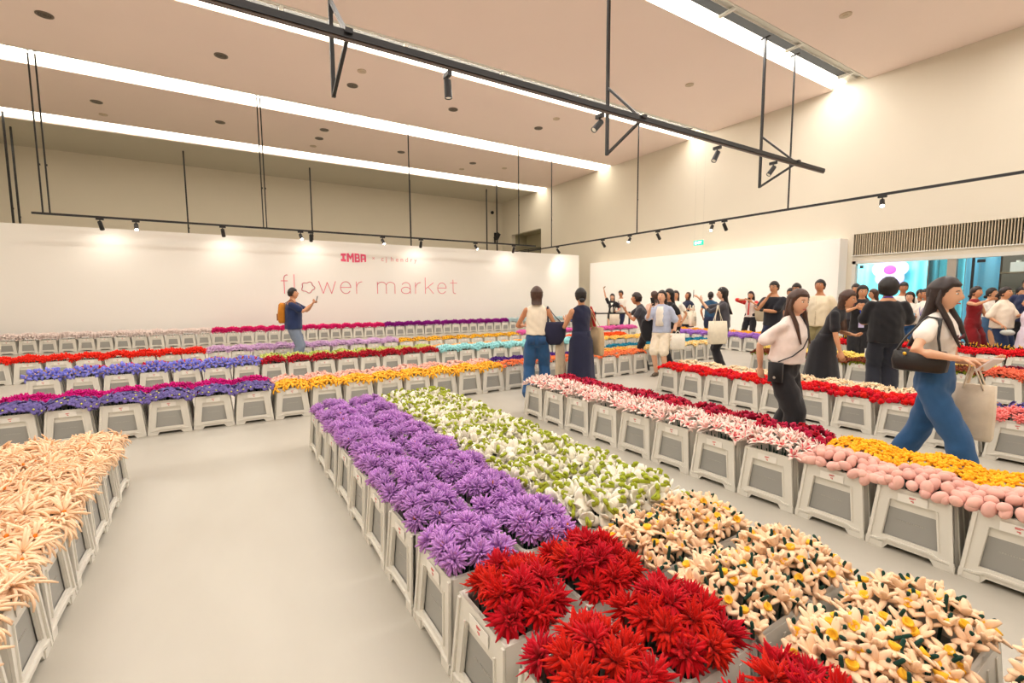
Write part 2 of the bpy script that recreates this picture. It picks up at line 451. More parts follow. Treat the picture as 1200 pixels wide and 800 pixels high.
# right track running along the side partition
tr = empty('lighting_track', (14.3, 11.0, 4.03), 0, 'black lighting track running along the right hand partition', 'lighting track')
b = MB(); b.box((0, 0, 0), (.06, 21.6, .06), m_black); b.build('rail', tr)
for y in (19.0, 13.35, 7.5, 1.9): rod(tr, 14.3, y, 4.03, CEIL+.1)
names = 'first second third fourth fifth sixth seventh eighth ninth tenth'.split()
for i, (px, lit) in enumerate(((653, 0), (705, 0), (736, 1), (768, 0), (830, 1), (844, 0), (1023, 1))):
    rr = CR*((px-600)/FPX)+_f
    Y = 14.3/rr.x*rr.y
    spotlight(14.3, Y, 4.02, (-.75, -.3, -.7) if lit else (.7, .1, -.7), 'black spotlight on the right hand track, %s from the far end' % names[i], bool(lit), 40 if lit else 45, 1.3)
# heavy beam under the ceiling with triangular brackets and rods
tb = empty('lighting_beam', (5, 6.5, 4.85), 0, 'heavy black lighting beam crossing the hall on triangular brackets', 'lighting beam')
b = MB(); b.box((.9, 0, .03), (16.4, .08, .09), m_black); b.box((.9, 0, -.03), (16.4, .04, .03), m_trackside); b.build('beam', tb)
for x in (-4.0, 1.6, 7.05, 12.7):
    rod(tb, x, 7.45, 4.45, CEIL+.1, .055)
    b = MB()
    b.bar((x-5, .95, -.38), (x-5, 0, .03), .045, .045, m_black); b.bar((x-5, .95, .95), (x-5, 0, .03), .045, .045, m_black)
    b.box((x-5, .0, .06), (.1, .16, .06), m_black)
    b.build('bracket', tb)
for i, (px, up) in enumerate(((530, 1), (700, 1), (833, 1), (897, 1))):
    rr = CR*((px-600)/FPX)+_f; X = 6.5/rr.y*rr.x
    spotlight(X, 6.5, 4.76, ((.05, 0, -1), (-.6, 0, -.6), (-.5, 0, -.75), (-.5, .2, -.7))[i], 'black spotlight under the heavy beam, %s from the left' % names[i], False, 0, 1.25)
# rods hanging in the space behind the white wall
for i, (x, y, z1) in enumerate(((-6.2, 24.4, 8.36), (-6.5, 26.3, 8.26), (-1.0, 26.5, 8.26), (4.35, 26.5, 8.26), (9.6, 26.2, 8.26), (14.5, 26.0, 8.26), (14.3, 24.4, 8.36))):
    b = MB(); b.box((0, 0, 0), (.06, .06, z1-3.9), m_black); b.cyl((.03, 0, -1.3), .02, .06, m_black, 8)
    o = b.build('hanging_rod'); o.location = (x, y, (z1+3.9)/2)
    tag(o, 'thin black hanging rod behind the white wall, %s from the left' % names[i], 'rod', 'rods behind the white wall')
# ceiling downlights and detectors
m_ring = mat('downlight_ring', (120, 108, 96), rough=.4, metal=.3)
m_disc = mat('detector_disc', (205, 184, 160), rough=.6)
dl = [(52, 17, 0), (259, 65, 0), (113, 119, 0), (258, 143, 0), (413, 100, 0), (531, 128, 0), (631, 150, 0), (374, 162, 0), (380, 152, 0), (470, 178, 0), (554, 191, 0), (424, 83, 1), (652, 139, 1), (121, 134, 1), (367, 171, 1), (541, 198, 1), (591, 197, 1), (808, 99, 1), (991, 17, 1)]
for i, (x, y, k) in enumerate(dl):
    d = CR*((x-600)/FPX) + CU*(-(y-400)/FPX) + _f; t = (CEIL-EYE)/d.z
    P = Vector((0, 0, EYE))+d*t
    if k == 0:
        tt = empty('ceiling_downlight', P, 0, 'round grey ceiling downlight, %s from the left among those seen' % (['first', 'third', 'second', 'fourth', 'eighth', 'tenth', 'eleventh', 'sixth', 'seventh', 'ninth', 'twelfth'][i] if i < 11 else ''), 'downlight', 'round ceiling downlights')
        b = MB(); n = 24
        def rg(r, z): return [Vector((r*math.cos(2*PI*j/n), r*math.sin(2*PI*j/n), z)) for j in range(n)]
        b.loft([rg(.17, 0), rg(.17, -.02), rg(.14, -.025), rg(.12, -.005)], m_ring, False); b.build('ring', tt, True)
        b = MB()
        for r in (.1, .06): b.loft([rg(r, -.004), rg(r, -.016), rg(r-.02, -.016), rg(r-.02, -.004)], m_ring, False)
        b.cyl((0, 0, -.012), .12, .01, mat('downlight_inner', (66, 58, 50), rough=.4)); b.build('louvre', tt)
    else:
        b = MB(); b.cyl((0, 0, -.025), .13, .025, m_disc, 24); b.cyl((0, 0, -.04), .05, .02, m_disc, 16)
        o = b.build('ceiling_detector'); o.location = P
        tag(o, 'flat pale disc on the ceiling, %s' % ['above the black beam at left', 'right of the middle downlights', 'below the second downlight at far left', 'just under a pair of downlights', 'beside the last far downlight', 'nearest the far right corner', 'above the end of the black beam', 'alone at the top right'][i-11], 'detector', 'ceiling discs')
# exit sign, camera, speaker
t = empty('exit_sign', (16.9, 12.4, 3.62), 0, 'small green hanging exit sign above the right hand partition', 'sign')
m_green = mat('exit_green', (20, 170, 140), emit=1.0); m_ew = mat('exit_white', (255, 255, 255), emit=1.5)
b = MB(); b.box((0, 0, .1), (.05, .44, .2), m_green); b.build('sign_box', t)
for s in (-1, 1):
    b = MB(); b.box((0, s*.2, (.2+CEIL-3.62)/2), (.003, .003, CEIL-3.62-.2), mat('wire_grey', (170, 165, 155))); b.build('wire', t)
text_mesh('letters', 'EXIT', .17, m_ew, Matrix.Translation((-.03, 0, .04)) @ Matrix.Rotation(-PI/2, 4, 'Z') @ RX, t, .002, 'CENTER')
t = empty('security_camera', (16.7, BACKY-.02, 7.5), 0, 'small dark dome camera in the far ceiling corner', 'camera')
b = MB(); b.box((0, -.05, .1), (.16, .12, .16), m_tray); b.build('mount', t); b = MB(); b.ell((0, -.16, .02), (.12, .12, .12), m_dark); b.build('dome', t, True)
t = empty('wall_speaker', (16.95, BACKY-.02, 5.6), 0, 'small dark bracketed speaker on the far corner wall', 'speaker')
b = MB(); b.box((.1, -.2, .3), (.28, .25, .45), m_dark, Matrix.Rotation(.5, 3, 'Y')); b.build('cabinet', t); b = MB(); b.box((0, -.06, .2), (.06, .14, .7), m_dark); b.build('mount', t)

# ventilation grille over the shop front: every slat a part
gr = empty('ventilation_grille', (WALLX, (GY0+GY1)/2, GZ0), 0, 'long grille of thin vertical slats above the glass shop front', 'grille')
b = MB(); b.box((.28, 0, (GZ1-GZ0)/2), (.04, GY1-GY0, GZ1-GZ0), m_dark); b.build('back_board', gr)
b = MB(); b.box((-.0, 0, .0), (.1, GY1-GY0, .03), m_tray); b.build('sill', gr)
m_slat = mat('slat_paint', (206, 190, 164), rough=.5)
sb = MB(); sb.box((0, 0, (GZ1-GZ0)/2), (.09, .02, GZ1-GZ0), m_slat); sme = sb.mesh('slat')
ns = int((GY1-GY0)/.0605)
for k in range(ns):
    o = link_mesh('slat', sme, gr); o.location = (.06, -(GY1-GY0)/2+.03+k*.0605, 0)

# shop front: frame, glass panes, cyan curtain room behind
sf = empty('shop_front', (WALLX, (GY0+GY1)/2, 0), 0, 'glass shop front with steel frame under the slatted grille', 'shop front')
m_steel = mat('brushed_steel', (186, 180, 172), rough=.3, metal=.8)
m_glass = mat('clear_glass', (255, 255, 255), rough=.02, spec=.5)
def glassify(m):
    nt = m.node_tree; nt.nodes.remove(nt.nodes['Principled BSDF'])
    out = nt.nodes['Material Output']; g = nt.nodes.new('ShaderNodeBsdfGlossy'); g.inputs['Roughness'].default_value = .02
    tr_ = nt.nodes.new('ShaderNodeBsdfTransparent'); tr_.inputs[0].default_value = (.93, .97, .97, 1)
    fr = nt.nodes.new('ShaderNodeFresnel'); fr.inputs[0].default_value = 1.45; mx = nt.nodes.new('ShaderNodeMixShader')
    nt.links.new(fr.outputs[0], mx.inputs[0]); nt.links.new(tr_.outputs[0], mx.inputs[1]); nt.links.new(g.outputs[0], mx.inputs[2]); nt.links.new(mx.outputs[0], out.inputs[0])
glassify(m_glass)
b = MB(); b.box((.1, 0, HZ-.05), (.2, GY1-GY0, .1), m_tray); b.build('head_frame', sf)
b = MB(); b.box((.1, 2.9, HZ/2), (.2, .1, HZ), m_tray); b.build('jamb', sf)
for y0, y1 in ((4.75, 6.98), (4.35, 4.55), (2.3, 4.1), (1.25, 2.25)):
    b = MB(); b.box((.12, (y0+y1)/2-(GY0+GY1)/2, (HZ-.1)/2), (.012, y1-y0, HZ-.12), m_glass); b.build('pane', sf)
b = MB(); b.box((.12, 4.45-(GY0+GY1)/2+.2, (HZ-.1)/2), (.14, .2, HZ-.1), m_steel); b.build('column', sf)
b = MB(); b.box((.12, 4.22-(GY0+GY1)/2, (HZ-.1)/2), (.06, .05, HZ-.1), m_black); b.build('mullion', sf)
b = MB(); b.box((.06, 4.05-(GY0+GY1)/2, HZ-.2), (.03, .16, .08), m_black); b.box((.06, 6.85-(GY0+GY1)/2, HZ-.2), (.03, .1, .1), m_black); b.build('door_closer', sf)
# room behind
sh = MB(); msh = mat('shop_wall', (150, 140, 125), rough=.8)
sh.box((24.4, 3, 2), (.2, 16, 4.2), msh); sh.box((21.2, 11, 2), (6.5, .2, 4), msh); sh.box((21.2, -5, 2), (6.5, .2, 4), msh); sh.box((21.2, 3, 4.1), (6.5, 16, .2), msh)
o = sh.build('wall_shop'); o['kind'] = 'structure'
m_cyan = mat('curtain_cyan', (120, 225, 240), rough=.8, var=.03, scale=2)
m_blue = mat('curtain_blue', (110, 190, 225), rough=.8)
m_teal = mat('curtain_teal', (40, 110, 120), rough=.8)
def curtain(y0, y1, x, m, label, name='hanging_curtain'):
    b = MB(); n = int((y1-y0)*16); P = []
    for i in range(n+1):
        y = y0+(y1-y0)*i/n; P.append((x+.07*math.sin(i*1.1)+.03*math.sin(i*.37), y))
    vs = [(p[0], p[1], .05) for p in P]+[(p[0], p[1], 3.4) for p in P]+[(p[0]+.02, p[1], .05) for p in P]+[(p[0]+.02, p[1], 3.4) for p in P]
    N = n+1
    fs = [(i, i+1, N+i+1, N+i) for i in range(n)]+[(2*N+i+1, 2*N+i, 3*N+i, 3*N+i+1) for i in range(n)]
    b.add(vs, fs, m)
    return tag(b.build(name, None, True, True), label, 'curtain')
cu1 = curtain(6.05, 9.6, 20.6, m_cyan, 'bright cyan curtain with pink flower print behind the glass')
curtain(5.55, 6.05, 20.7, m_teal, 'narrow dark teal curtain beside the bright cyan one')
curtain(4.9, 5.5, 19.8, m_cyan, 'pale blue curtain panel left of the steel column')
curtain(4.0, 4.72, 19.2, m_blue, 'sky blue curtain panel right of the dark mullion')
m_pf = mat('print_lilac', (190, 175, 235), rough=.8); m_pc = mat('print_magenta', (214, 60, 150), rough=.8)
b = MB()
for k in range(5):
    a = 2*PI*k/5+.3; b.ell((20.45, 7.05+.3*math.cos(a), 2.36+.3*math.sin(a)), (.012, .26, .26), m_pf, 16, 8)
b2 = MB(); b2.ell((20.43, 7.05, 2.42), (.012, .19, .16), m_pc, 16, 8)
o = b.build('flower_print'); o['label'] = 'lilac five petal flower print'; o.parent = cu1; o.matrix_parent_inverse = Matrix.Translation(-cu1.location)
o = b2.build('print_centre'); o['label'] = 'magenta print centre'; o.parent = cu1; o.matrix_parent_inverse = Matrix.Translation(-cu1.location)
area_light('shop_lamp', (19.5, 7.7, 3.9), (0, math.radians(-15), 0), 1.5, 3.0, 300, (.92, .98, 1))
area_light('shop_lamp', (18.6, 3.4, 3.9), (0, math.radians(-20), 0), 1, 2.0, 60, (1, .9, .8))
# shelf and box shapes behind the glass, standing in for its reflections
t = empty('display_shelf', (21.5, 3.0, 0), 0, 'dim display shelving with bright goods behind the right glass', 'shelf')
mb_ = mat('shelf_wood', (120, 98, 70), rough=.5)
for z in (.4, 1.0, 1.6, 2.2, 2.8):
    b = MB(); b.box((0, 0, z), (.5, 3.0, .04), mb_); b.build('shelf_board', t)
for y in (-1.5, 0, 1.5):
    b = MB(); b.box((0, y, 1.5), (.5, .04, 3.0), mb_); b.build('upright', t)
for k in range(6):
    b = MB(); b.box((0, 0, .15), (.3, .3, .3), mat('goods_%d' % (k % 3), [(205, 60, 50), (225, 190, 120), (220, 215, 205)][k % 3], rough=.5)); b.cyl((0, 0, .3), .06, .06, mat('goods_cap', (240, 235, 220)), 10)
    o = b.build('display_goods'); o.location = (21.4, 1.8+k*.45, [2.22, 1.62, 2.22, 1.62, 1.02, 2.22][k])
    tag(o, 'small boxed goods on the dim shop shelf, %s from the right' % names[k], 'goods', 'goods on the shop shelf')
# ------------------------------------------------------------------ flower buckets
PIT, DEP = .417, .352
m_tub = mat('bucket_plastic', (226, 222, 212), rough=.38, obvar=.02, spec=.5)
m_panel = mat('bucket_panel', (158, 157, 152), rough=.45, obvar=.04)
m_inner = mat('bucket_inner', (120, 116, 112), rough=.5)
m_label = mat('label_paper', (242, 238, 230), rough=.6)
m_red = mat('label_print', (214, 90, 90), rough=.6)
m_emb = mat('panel_embossing', (176, 173, 166), rough=.4)
HX0, HX1, HY0, HY1, HZB = .2035, .170, .172, .150, .374
def bx_(z): return HX0+(HX1-HX0)*z/HZB
def by_(z): return HY0+(HY1-HY0)*z/HZB
def rr_ring(hx, hy, z, c=.03):
    pts = []
    for sx, sy, a0 in ((1, 1, 0), (-1, 1, PI/2), (-1, -1, PI), (1, -1, 1.5*PI)):
        for k in range(3):
            a = a0+k*PI/4
            pts.append(Vector((sx*(hx-c)+c*math.cos(a), sy*(hy-c)+c*math.sin(a), z)))
    return pts
def bucket_parts():
    # inner tub, hollow, set back from the frame
    b = MB()
    b.loft([rr_ring(bx_(.02)-.03, by_(.02)-.024, .022), rr_ring(bx_(.36)-.022, by_(.36)-.014, .37), rr_ring(HX1-.004, HY1-.003, HZB-.008), rr_ring(HX1-.001, HY1, HZB, .032),
            rr_ring(HX1-.02, HY1-.016, HZB, .025), rr_ring(bx_(.05)-.036, by_(.05)-.034, .05)], m_tub, True)
    tub = b.mesh('tub', False)
    # frame: two long faces with window, arch and feet, two plain ribbed ends
    f = MB()
    th = .012
    for s in (-1, 1):
        def P(x, z, o=0): return Vector((x, s*(by_(z)-o), z))
        # outline pieces as quads: posts, head, sill with arched feet
        wz0, wz1 = .082, .302
        wl0, wl1 = .126, .102      # window half widths bottom, top
        quads = []
        for t in (-1, 1):
            quads.append([(t*bx_(wz0), wz0), (t*wl0, wz0), (t*wl1, wz1), (t*bx_(wz1), wz1)])
            quads.append([(t*HX0, 0), (t*.115, 0), (t*.095, .03), (t*.126, wz0), (t*bx_(wz0), wz0)])
        quads.append([(-bx_(wz1), wz1), (bx_(wz1), wz1), (HX1, HZB), (-HX1, HZB)])
        quads.append([(-.095, .03), (.095, .03), (.126, wz0), (-.126, wz0)])
        for q in quads:
            n = len(q); vs = [P(x, z) for x, z in q]+[P(x, z, th) for x, z in q]
            fs = [tuple(range(n)), tuple(reversed(range(n, 2*n)))]+[(i, n+i, n+(i+1) % n, (i+1) % n) for i in range(n)]
            f.add(vs, fs, m_tub)
        # raised corner ribs and foot lip
        for t in (-1, 1):
            f.bar(P(t*(bx_(0)-.012), .01, -.004), P(t*(HX1-.012), HZB-.01, -.002), .016, .012, m_tub, up=(0, 1, 0))
            f.bar(P(t*.132, .085, -.003), P(t*.108, .3, -.003), .008, .008, m_tub, up=(0, 1, 0))
            f.bar(P(t*.2, .045, -.004), P(t*.14, .045, -.004), .012, .012, m_tub)
            f.bar(P(t*.14, .045, -.004), P(t*.1, .06, -.004), .012, .012, m_tub)
            f.box((t*.16, s*(HY0-.002), .018), (.085, .014, .036), m_tub)
        f.bar(P(-.1, .06, -.004), P(.1, .06, -.004), .012, .012, m_tub)
    for t in (-1, 1):
        vs = [(t*HX0, -HY0, 0), (t*HX0, HY0, 0), (t*HX1, HY1, HZB), (t*HX1, -HY1, HZB)]
        vs2 = [(v[0]-t*.01, v[1], v[2]) for v in vs]
        f.add(vs+vs2, [(0, 1, 2, 3), (7, 6, 5, 4), (0, 4, 5, 1), (1, 5, 6, 2), (2, 6, 7, 3), (3, 7, 4, 0)], m_tub)
        for y in (-.09, 0, .09):
            f.bar((t*(HX0+.001), y*1.1, .03), (t*(HX1+.001), y, HZB-.03), .014, .01, m_tub, up=(1, 0, 0))
    frame = f.mesh('frame', False)
    panels = []
    for s in (-1, 1):
        pn = MB()
        vs = [Vector((x, s*(by_(z)-.017), z)) for x, z in ((-.13, .07), (.13, .07), (.112, .312), (-.112, .312))]
        vs += [v-Vector((0, s*.004, 0)) for v in vs]
        pn.add(vs, [(0, 1, 2, 3), (7, 6, 5, 4), (0, 4, 5, 1), (1, 5, 6, 2), (2, 6, 7, 3), (3, 7, 4, 0)], m_panel)
        for k in range(13):
            pn.box((-.06+k*.01, s*(by_(.185)-.0165), .185), (.006, .003, .007 if k % 3 else .004), m_emb)
        panels.append(('panel', pn.mesh('panel', False)))
    lb = MB(); pb = MB()
    y = -(by_(.325)+.0045)
    lb.box((.0, y, .327), (.135, .002, .048), m_label)
    for (x, z, w_, h_) in ((0, .338, .03, .005), (-.004, .332, .02, .003), (0, .320, .014, .005), (.004, .3145, .008, .003)):
        pb.box((x, y-.0015, z), (w_, .001, h_), m_red)
    label = lb.mesh('price_label', False); prt = pb.mesh('print', False)
    return [('tub', tub), ('frame', frame)]+panels+[('price_label', label), ('print', prt)]
BP = bucket_parts()

# ------------------------------------------------------------------ plush flowers
def felt(name, rgb, var=.08, obvar=.06): return mat(name, rgb, rough=.88, var=var, scale=35, obvar=obvar, sheen=.06, spec=.15)
def petal(M, m, L, W, T, e0, e1, az, r0=.0, z0=.0, ns=5, nr=4, prof='leaf', stripe=None, side=0.0):
    rings = []
    ca, sa = math.cos(az), math.sin(az)
    rad = Vector((ca, sa, 0)); tan = Vector((-sa, ca, 0)); up = Vector((0, 0, 1))
    p = rad*r0+up*z0
    for i in range(nr+1):
        t = i/nr
        e = e0+(e1-e0)*t
        d = rad*math.cos(e)+up*math.sin(e); nrm = -rad*math.sin(e)+up*math.cos(e)
        if i: p = p+(d+tan*side*t)*(L/nr)
        if prof == 'leaf': w = math.sin(PI*min(.96, .12+t*.86))**.8
        elif prof == 'round': w = max(.22, math.sin(PI*min(.93, .18+t*.8))**.55)
        elif prof == 'paddle': w = .35+.65*math.sin(PI*min(.9, t*.85))
        elif prof == 'finger': w = (.7, 1, 1, .95, .55)[min(4, int(t*4.01))]
        else: w = 1-t*.85
        rings.append([p+tan*(math.cos(2*PI*k/ns)*W/2*w)+nrm*(math.sin(2*PI*k/ns)*T/2*w) for k in range(ns)])
    n = len(M.f)
    M.loft(rings, m, True)
    if stripe is not None:
        k1 = M.mi(stripe)
        up_ks = [k for k in range(ns) if math.sin(2*PI*(k+.5)/ns) > .75]
        for i in range(nr):
            if i >= nr-2: continue
            for k in up_ks: M.m[n+i*ns+k] = k1
def flower_meshes(kind, rnd, lod=0):
    """returns [(part name, MB)] : first the blossom, then parts"""
    K = KINDS[kind]; m = K['m']; M = MB(); parts = []
    sh = K['shape']; R = rnd
    def whorl(n, L, W, T, e0, e1, r0=0, z0=0, ns=5, nr=4, prof='leaf', stripe=None, j=.15, jl=.12, side=0, mm=None):
        off = R.random()*6
        if lo: ns = min(ns, 4); nr = min(nr, 2)
        for k in range(n):
            petal(M, mm or m, L*(1+R.uniform(-jl, jl)), W, T, e0+R.uniform(-j, j), e1+R.uniform(-j, j)*2, off+2*PI*k/n+R.uniform(-.15, .15), r0, z0, ns, nr, prof, stripe, R.uniform(-side, side))
    lo = lod > 0
    if sh == 'aster':
        for n, e, L in ((7, 1.45, .046), (11, 1.15, .053), (15, .85, .058), (18, .5, .06), (18, .15, .06), (14, -.25, .056)):
            whorl(n, L, .0115, .009, e, e-.1, .006, 0, 5, 3, 'paddle', j=.22, jl=.18, side=.18)
        c = MB(); c.ell((0, 0, .026), (.007, .007, .014), K['c'], 6, 4); parts += [('flower_centre', c)]*(R.random() < .4)
    elif sh == 'spider':
        for n, e, L in ((9, 1.3, .06), (13, .95, .085), (16, .6, .105), (16, .25, .11)) if not lo else ((6, 1, .08), (9, .4, .11)):
            whorl(n, L, .0125, .010, e, e-1.5+R.uniform(-.3, .5), .006, 0, 5, 5, 'finger', j=.35, jl=.3, side=.35)
        c = MB(); c.ell((0, 0, .018), (.010, .010, .014), K['c'], 6, 4); parts += [('flower_centre', c)]*(R.random() < .35)
    elif sh == 'mum':
        s = K.get('s', 1)
        for n, e, L in ((9, 1.45, .044), (13, 1.15, .052), (17, .85, .058), (19, .5, .062), (17, .1, .062), (13, -.35, .058)) if not lo else ((5, 1.2, .05), (7, .7, .062), (7, .1, .066)):
            whorl(n, L*s, .0175*s if not lo else .03*s, .008*s, e, e-.25, .006, 0, 5, 3, 'leaf', j=.4, jl=.28, side=.4)
        if not lo:
            c = MB(); c.ell((0, 0, .03*s), (.008, .008, .014), K['c'], 6, 4); parts += [('flower_centre', c)]*(R.random() < .35)
    elif sh == 'snowdrop':
        whorl(4, .062, .05, .012, .75, 1.5, .006, -.02, 6, 4, 'round'); whorl(3, .062, .05, .012, .3, -.35, .006, -.018, 6, 4, 'round')
        c = MB(); off = R.random()*6
        for k in range(R.choice((1, 1, 2))):
            a0 = off+k*2.6; P = [Vector((0, 0, .03))]+[Vector((math.cos(a0)*.026, math.sin(a0)*.026, .03+.004*k))+Vector((.012*math.cos(a0+t), .012*math.sin(a0+t), .012*math.sin(t*.8))) for t in (0, .8, 1.6, 2.4)]
            c.tube(P, .0085, K['c'], 6)
        parts.append(('green_mark', c))
    elif sh == 'daffodil':
        closed = R.random() < .5
        whorl(6, .042, .024, .012, 1.0 if closed else .3, .7 if closed else -.1, .004, 0, 6, 4, 'round', j=.35, side=.3)
        whorl(3, .036, .022, .012, -.2, -.7, .004, -.004, 6, 3, 'round', j=.3, side=.3)
        c = MB(); n = 8
        ring = lambda r, z: [Vector((r*math.cos(2*PI*k/n), r*math.sin(2*PI*k/n), z)) for k in range(n)]
        c.loft([ring(.008, .002), ring(.012, .01), ring(.0145, .019), ring(.010, .018), ring(.006, .008)], K['c'], True); parts += [('corona', c)]*(not closed or R.random() < .4)
        st = MB(); st.tube([(-.022, 0, -.012), (-.022, 0, .012), (-.024, 0, .032)], [.0055, .0055, .005], M_STEM, 6); parts.append(('stem', st))
    elif sh == 'lily':
        whorl(6, .085, .031, .009, 1.15, .1, .004, 0, 6, 5, 'leaf', stripe=K['c'], j=.3); whorl(5, .07, .022, .008, 1.4, .8, .003, .0, 6, 4, 'leaf', stripe=K['c'], j=.3)
    elif sh == 'calla':
        whorl(4, .065, .07, .008, 1.0, .35, .004, 0, 6, 4, 'round', side=.4); whorl(3, .05, .05, .01, 1.4, 1.0, .002, .005, 6, 4, 'round', side=.5)
        if not lo:
            c = MB(); c.tube([(0, 0, .01), (0, .0, .055)], [.006, .005], M_DARK, 5); parts.append(('flower_centre', c))
    elif sh == 'bud':
        Rm = Matrix.Rotation(R.uniform(.5, 1.3), 3, 'Y')
        M.ell((0, 0, 0), (.027, .026, .037), m, 12, 9, Rm)
    elif sh == 'bobble':
        whorl(5, .028, .022, .018, .9, .5, .003, 0, 5, 3, 'round'); whorl(6, .034, .023, .018, .2, -.2, .004, 0, 5, 3, 'round'); M.ell((0, 0, .012), (.012, .012, .012), m, 6, 4)
    elif sh == 'rose':
        M.ell((0, 0, .012), (.024, .024, .026), m, 8, 6); whorl(5, .04, .04, .009, .9, 1.5, .016, -.01, 5, 3, 'round'); whorl(5, .034, .04, .009, .3, 1.2, .02, -.012, 5, 3, 'round')
    elif sh == 'carnation':
        whorl(6, .035, .03, .012, 1.2, .9, .004, 0, 5, 3, 'round', j=.3, side=.5); whorl(8, .045, .03, .012, .6, .1, .004, 0, 5, 3, 'round', j=.35, side=.6)
    elif sh == 'pansy':
        whorl(5, .05, .048, .011, .65, .0, .003, 0, 6, 4, 'round', j=.25, side=.25)
        c = MB(); c.ell((0, 0, .012), (.009, .009, .008), K['c'], 6, 4); parts += [('flower_centre', c)]*(R.random() < .45)
    elif sh == 'loop':
        whorl(6, .1, .034, .016, 1.0, -1.5, .004, 0, 6, 5, 'finger', j=.35, side=.5); whorl(3, .06, .03, .015, 1.4, .2, .002, 0, 6, 4, 'finger', side=.4)
    elif sh == 'puff':
        for n, e in ((6, 1.2), (10, .7), (12, .2)) if not lo else ((5, 1.2), (8, .65), (9, .1)): whorl(n, .05, .017 if not lo else .023, .014, e, e-.4, .004, 0, 4, 3, 'paddle', j=.3)
    elif sh == 'iris':
        whorl(3, .06, .04, .01, 1.1, 1.5, .004, 0, 6, 3, 'round'); whorl(4, .065, .04, .01, .6, -.9, .004, 0, 6, 4, 'round')
        c = MB()
        for k in range(3): c.ell((.022*math.cos(2.1*k), .022*math.sin(2.1*k), .018), (.007, .007, .006), K['c'], 5, 4)
        parts.append(('flower_centre', c))
    elif sh == 'daisy':
        whorl(8, .045, .024, .01, .2, -.1, .006, 0, 5, 3, 'round'); c = MB(); c.ell((0, 0, .006), (.014, .014, .01), K['c'], 7, 4); parts.append(('flower_centre', c))
    elif sh == 'leafy':
        whorl(5, .05, .036, .014, .8, .2, .004, 0, 5, 3, 'round', j=.3, side=.3); whorl(4, .055, .036, .014, .2, -.6, .004, -.01, 5, 3, 'round', mm=K['c'], side=.3)
    elif sh == 'spike':
        for k in range(7): M.ell((R.uniform(-.02, .02), R.uniform(-.02, .02), R.uniform(-.02, .05)), (.013, .013, .014), m, 6, 4)
        M.tube([(0, 0, .03), (0, 0, .085)], [.007, .004], K['c'], 5)
    return [('blossom', M)]+parts
M_STEM = felt('felt_stem_green', (30, 66, 56)); M_DARK = felt('felt_dark', (48, 14, 24))
M_LEAF = felt('felt_leaf_green', (96, 122, 52)); m_or = felt('felt_orange_centre', (226, 132, 40)); m_ye = felt('felt_yellow_centre', (244, 190, 40))
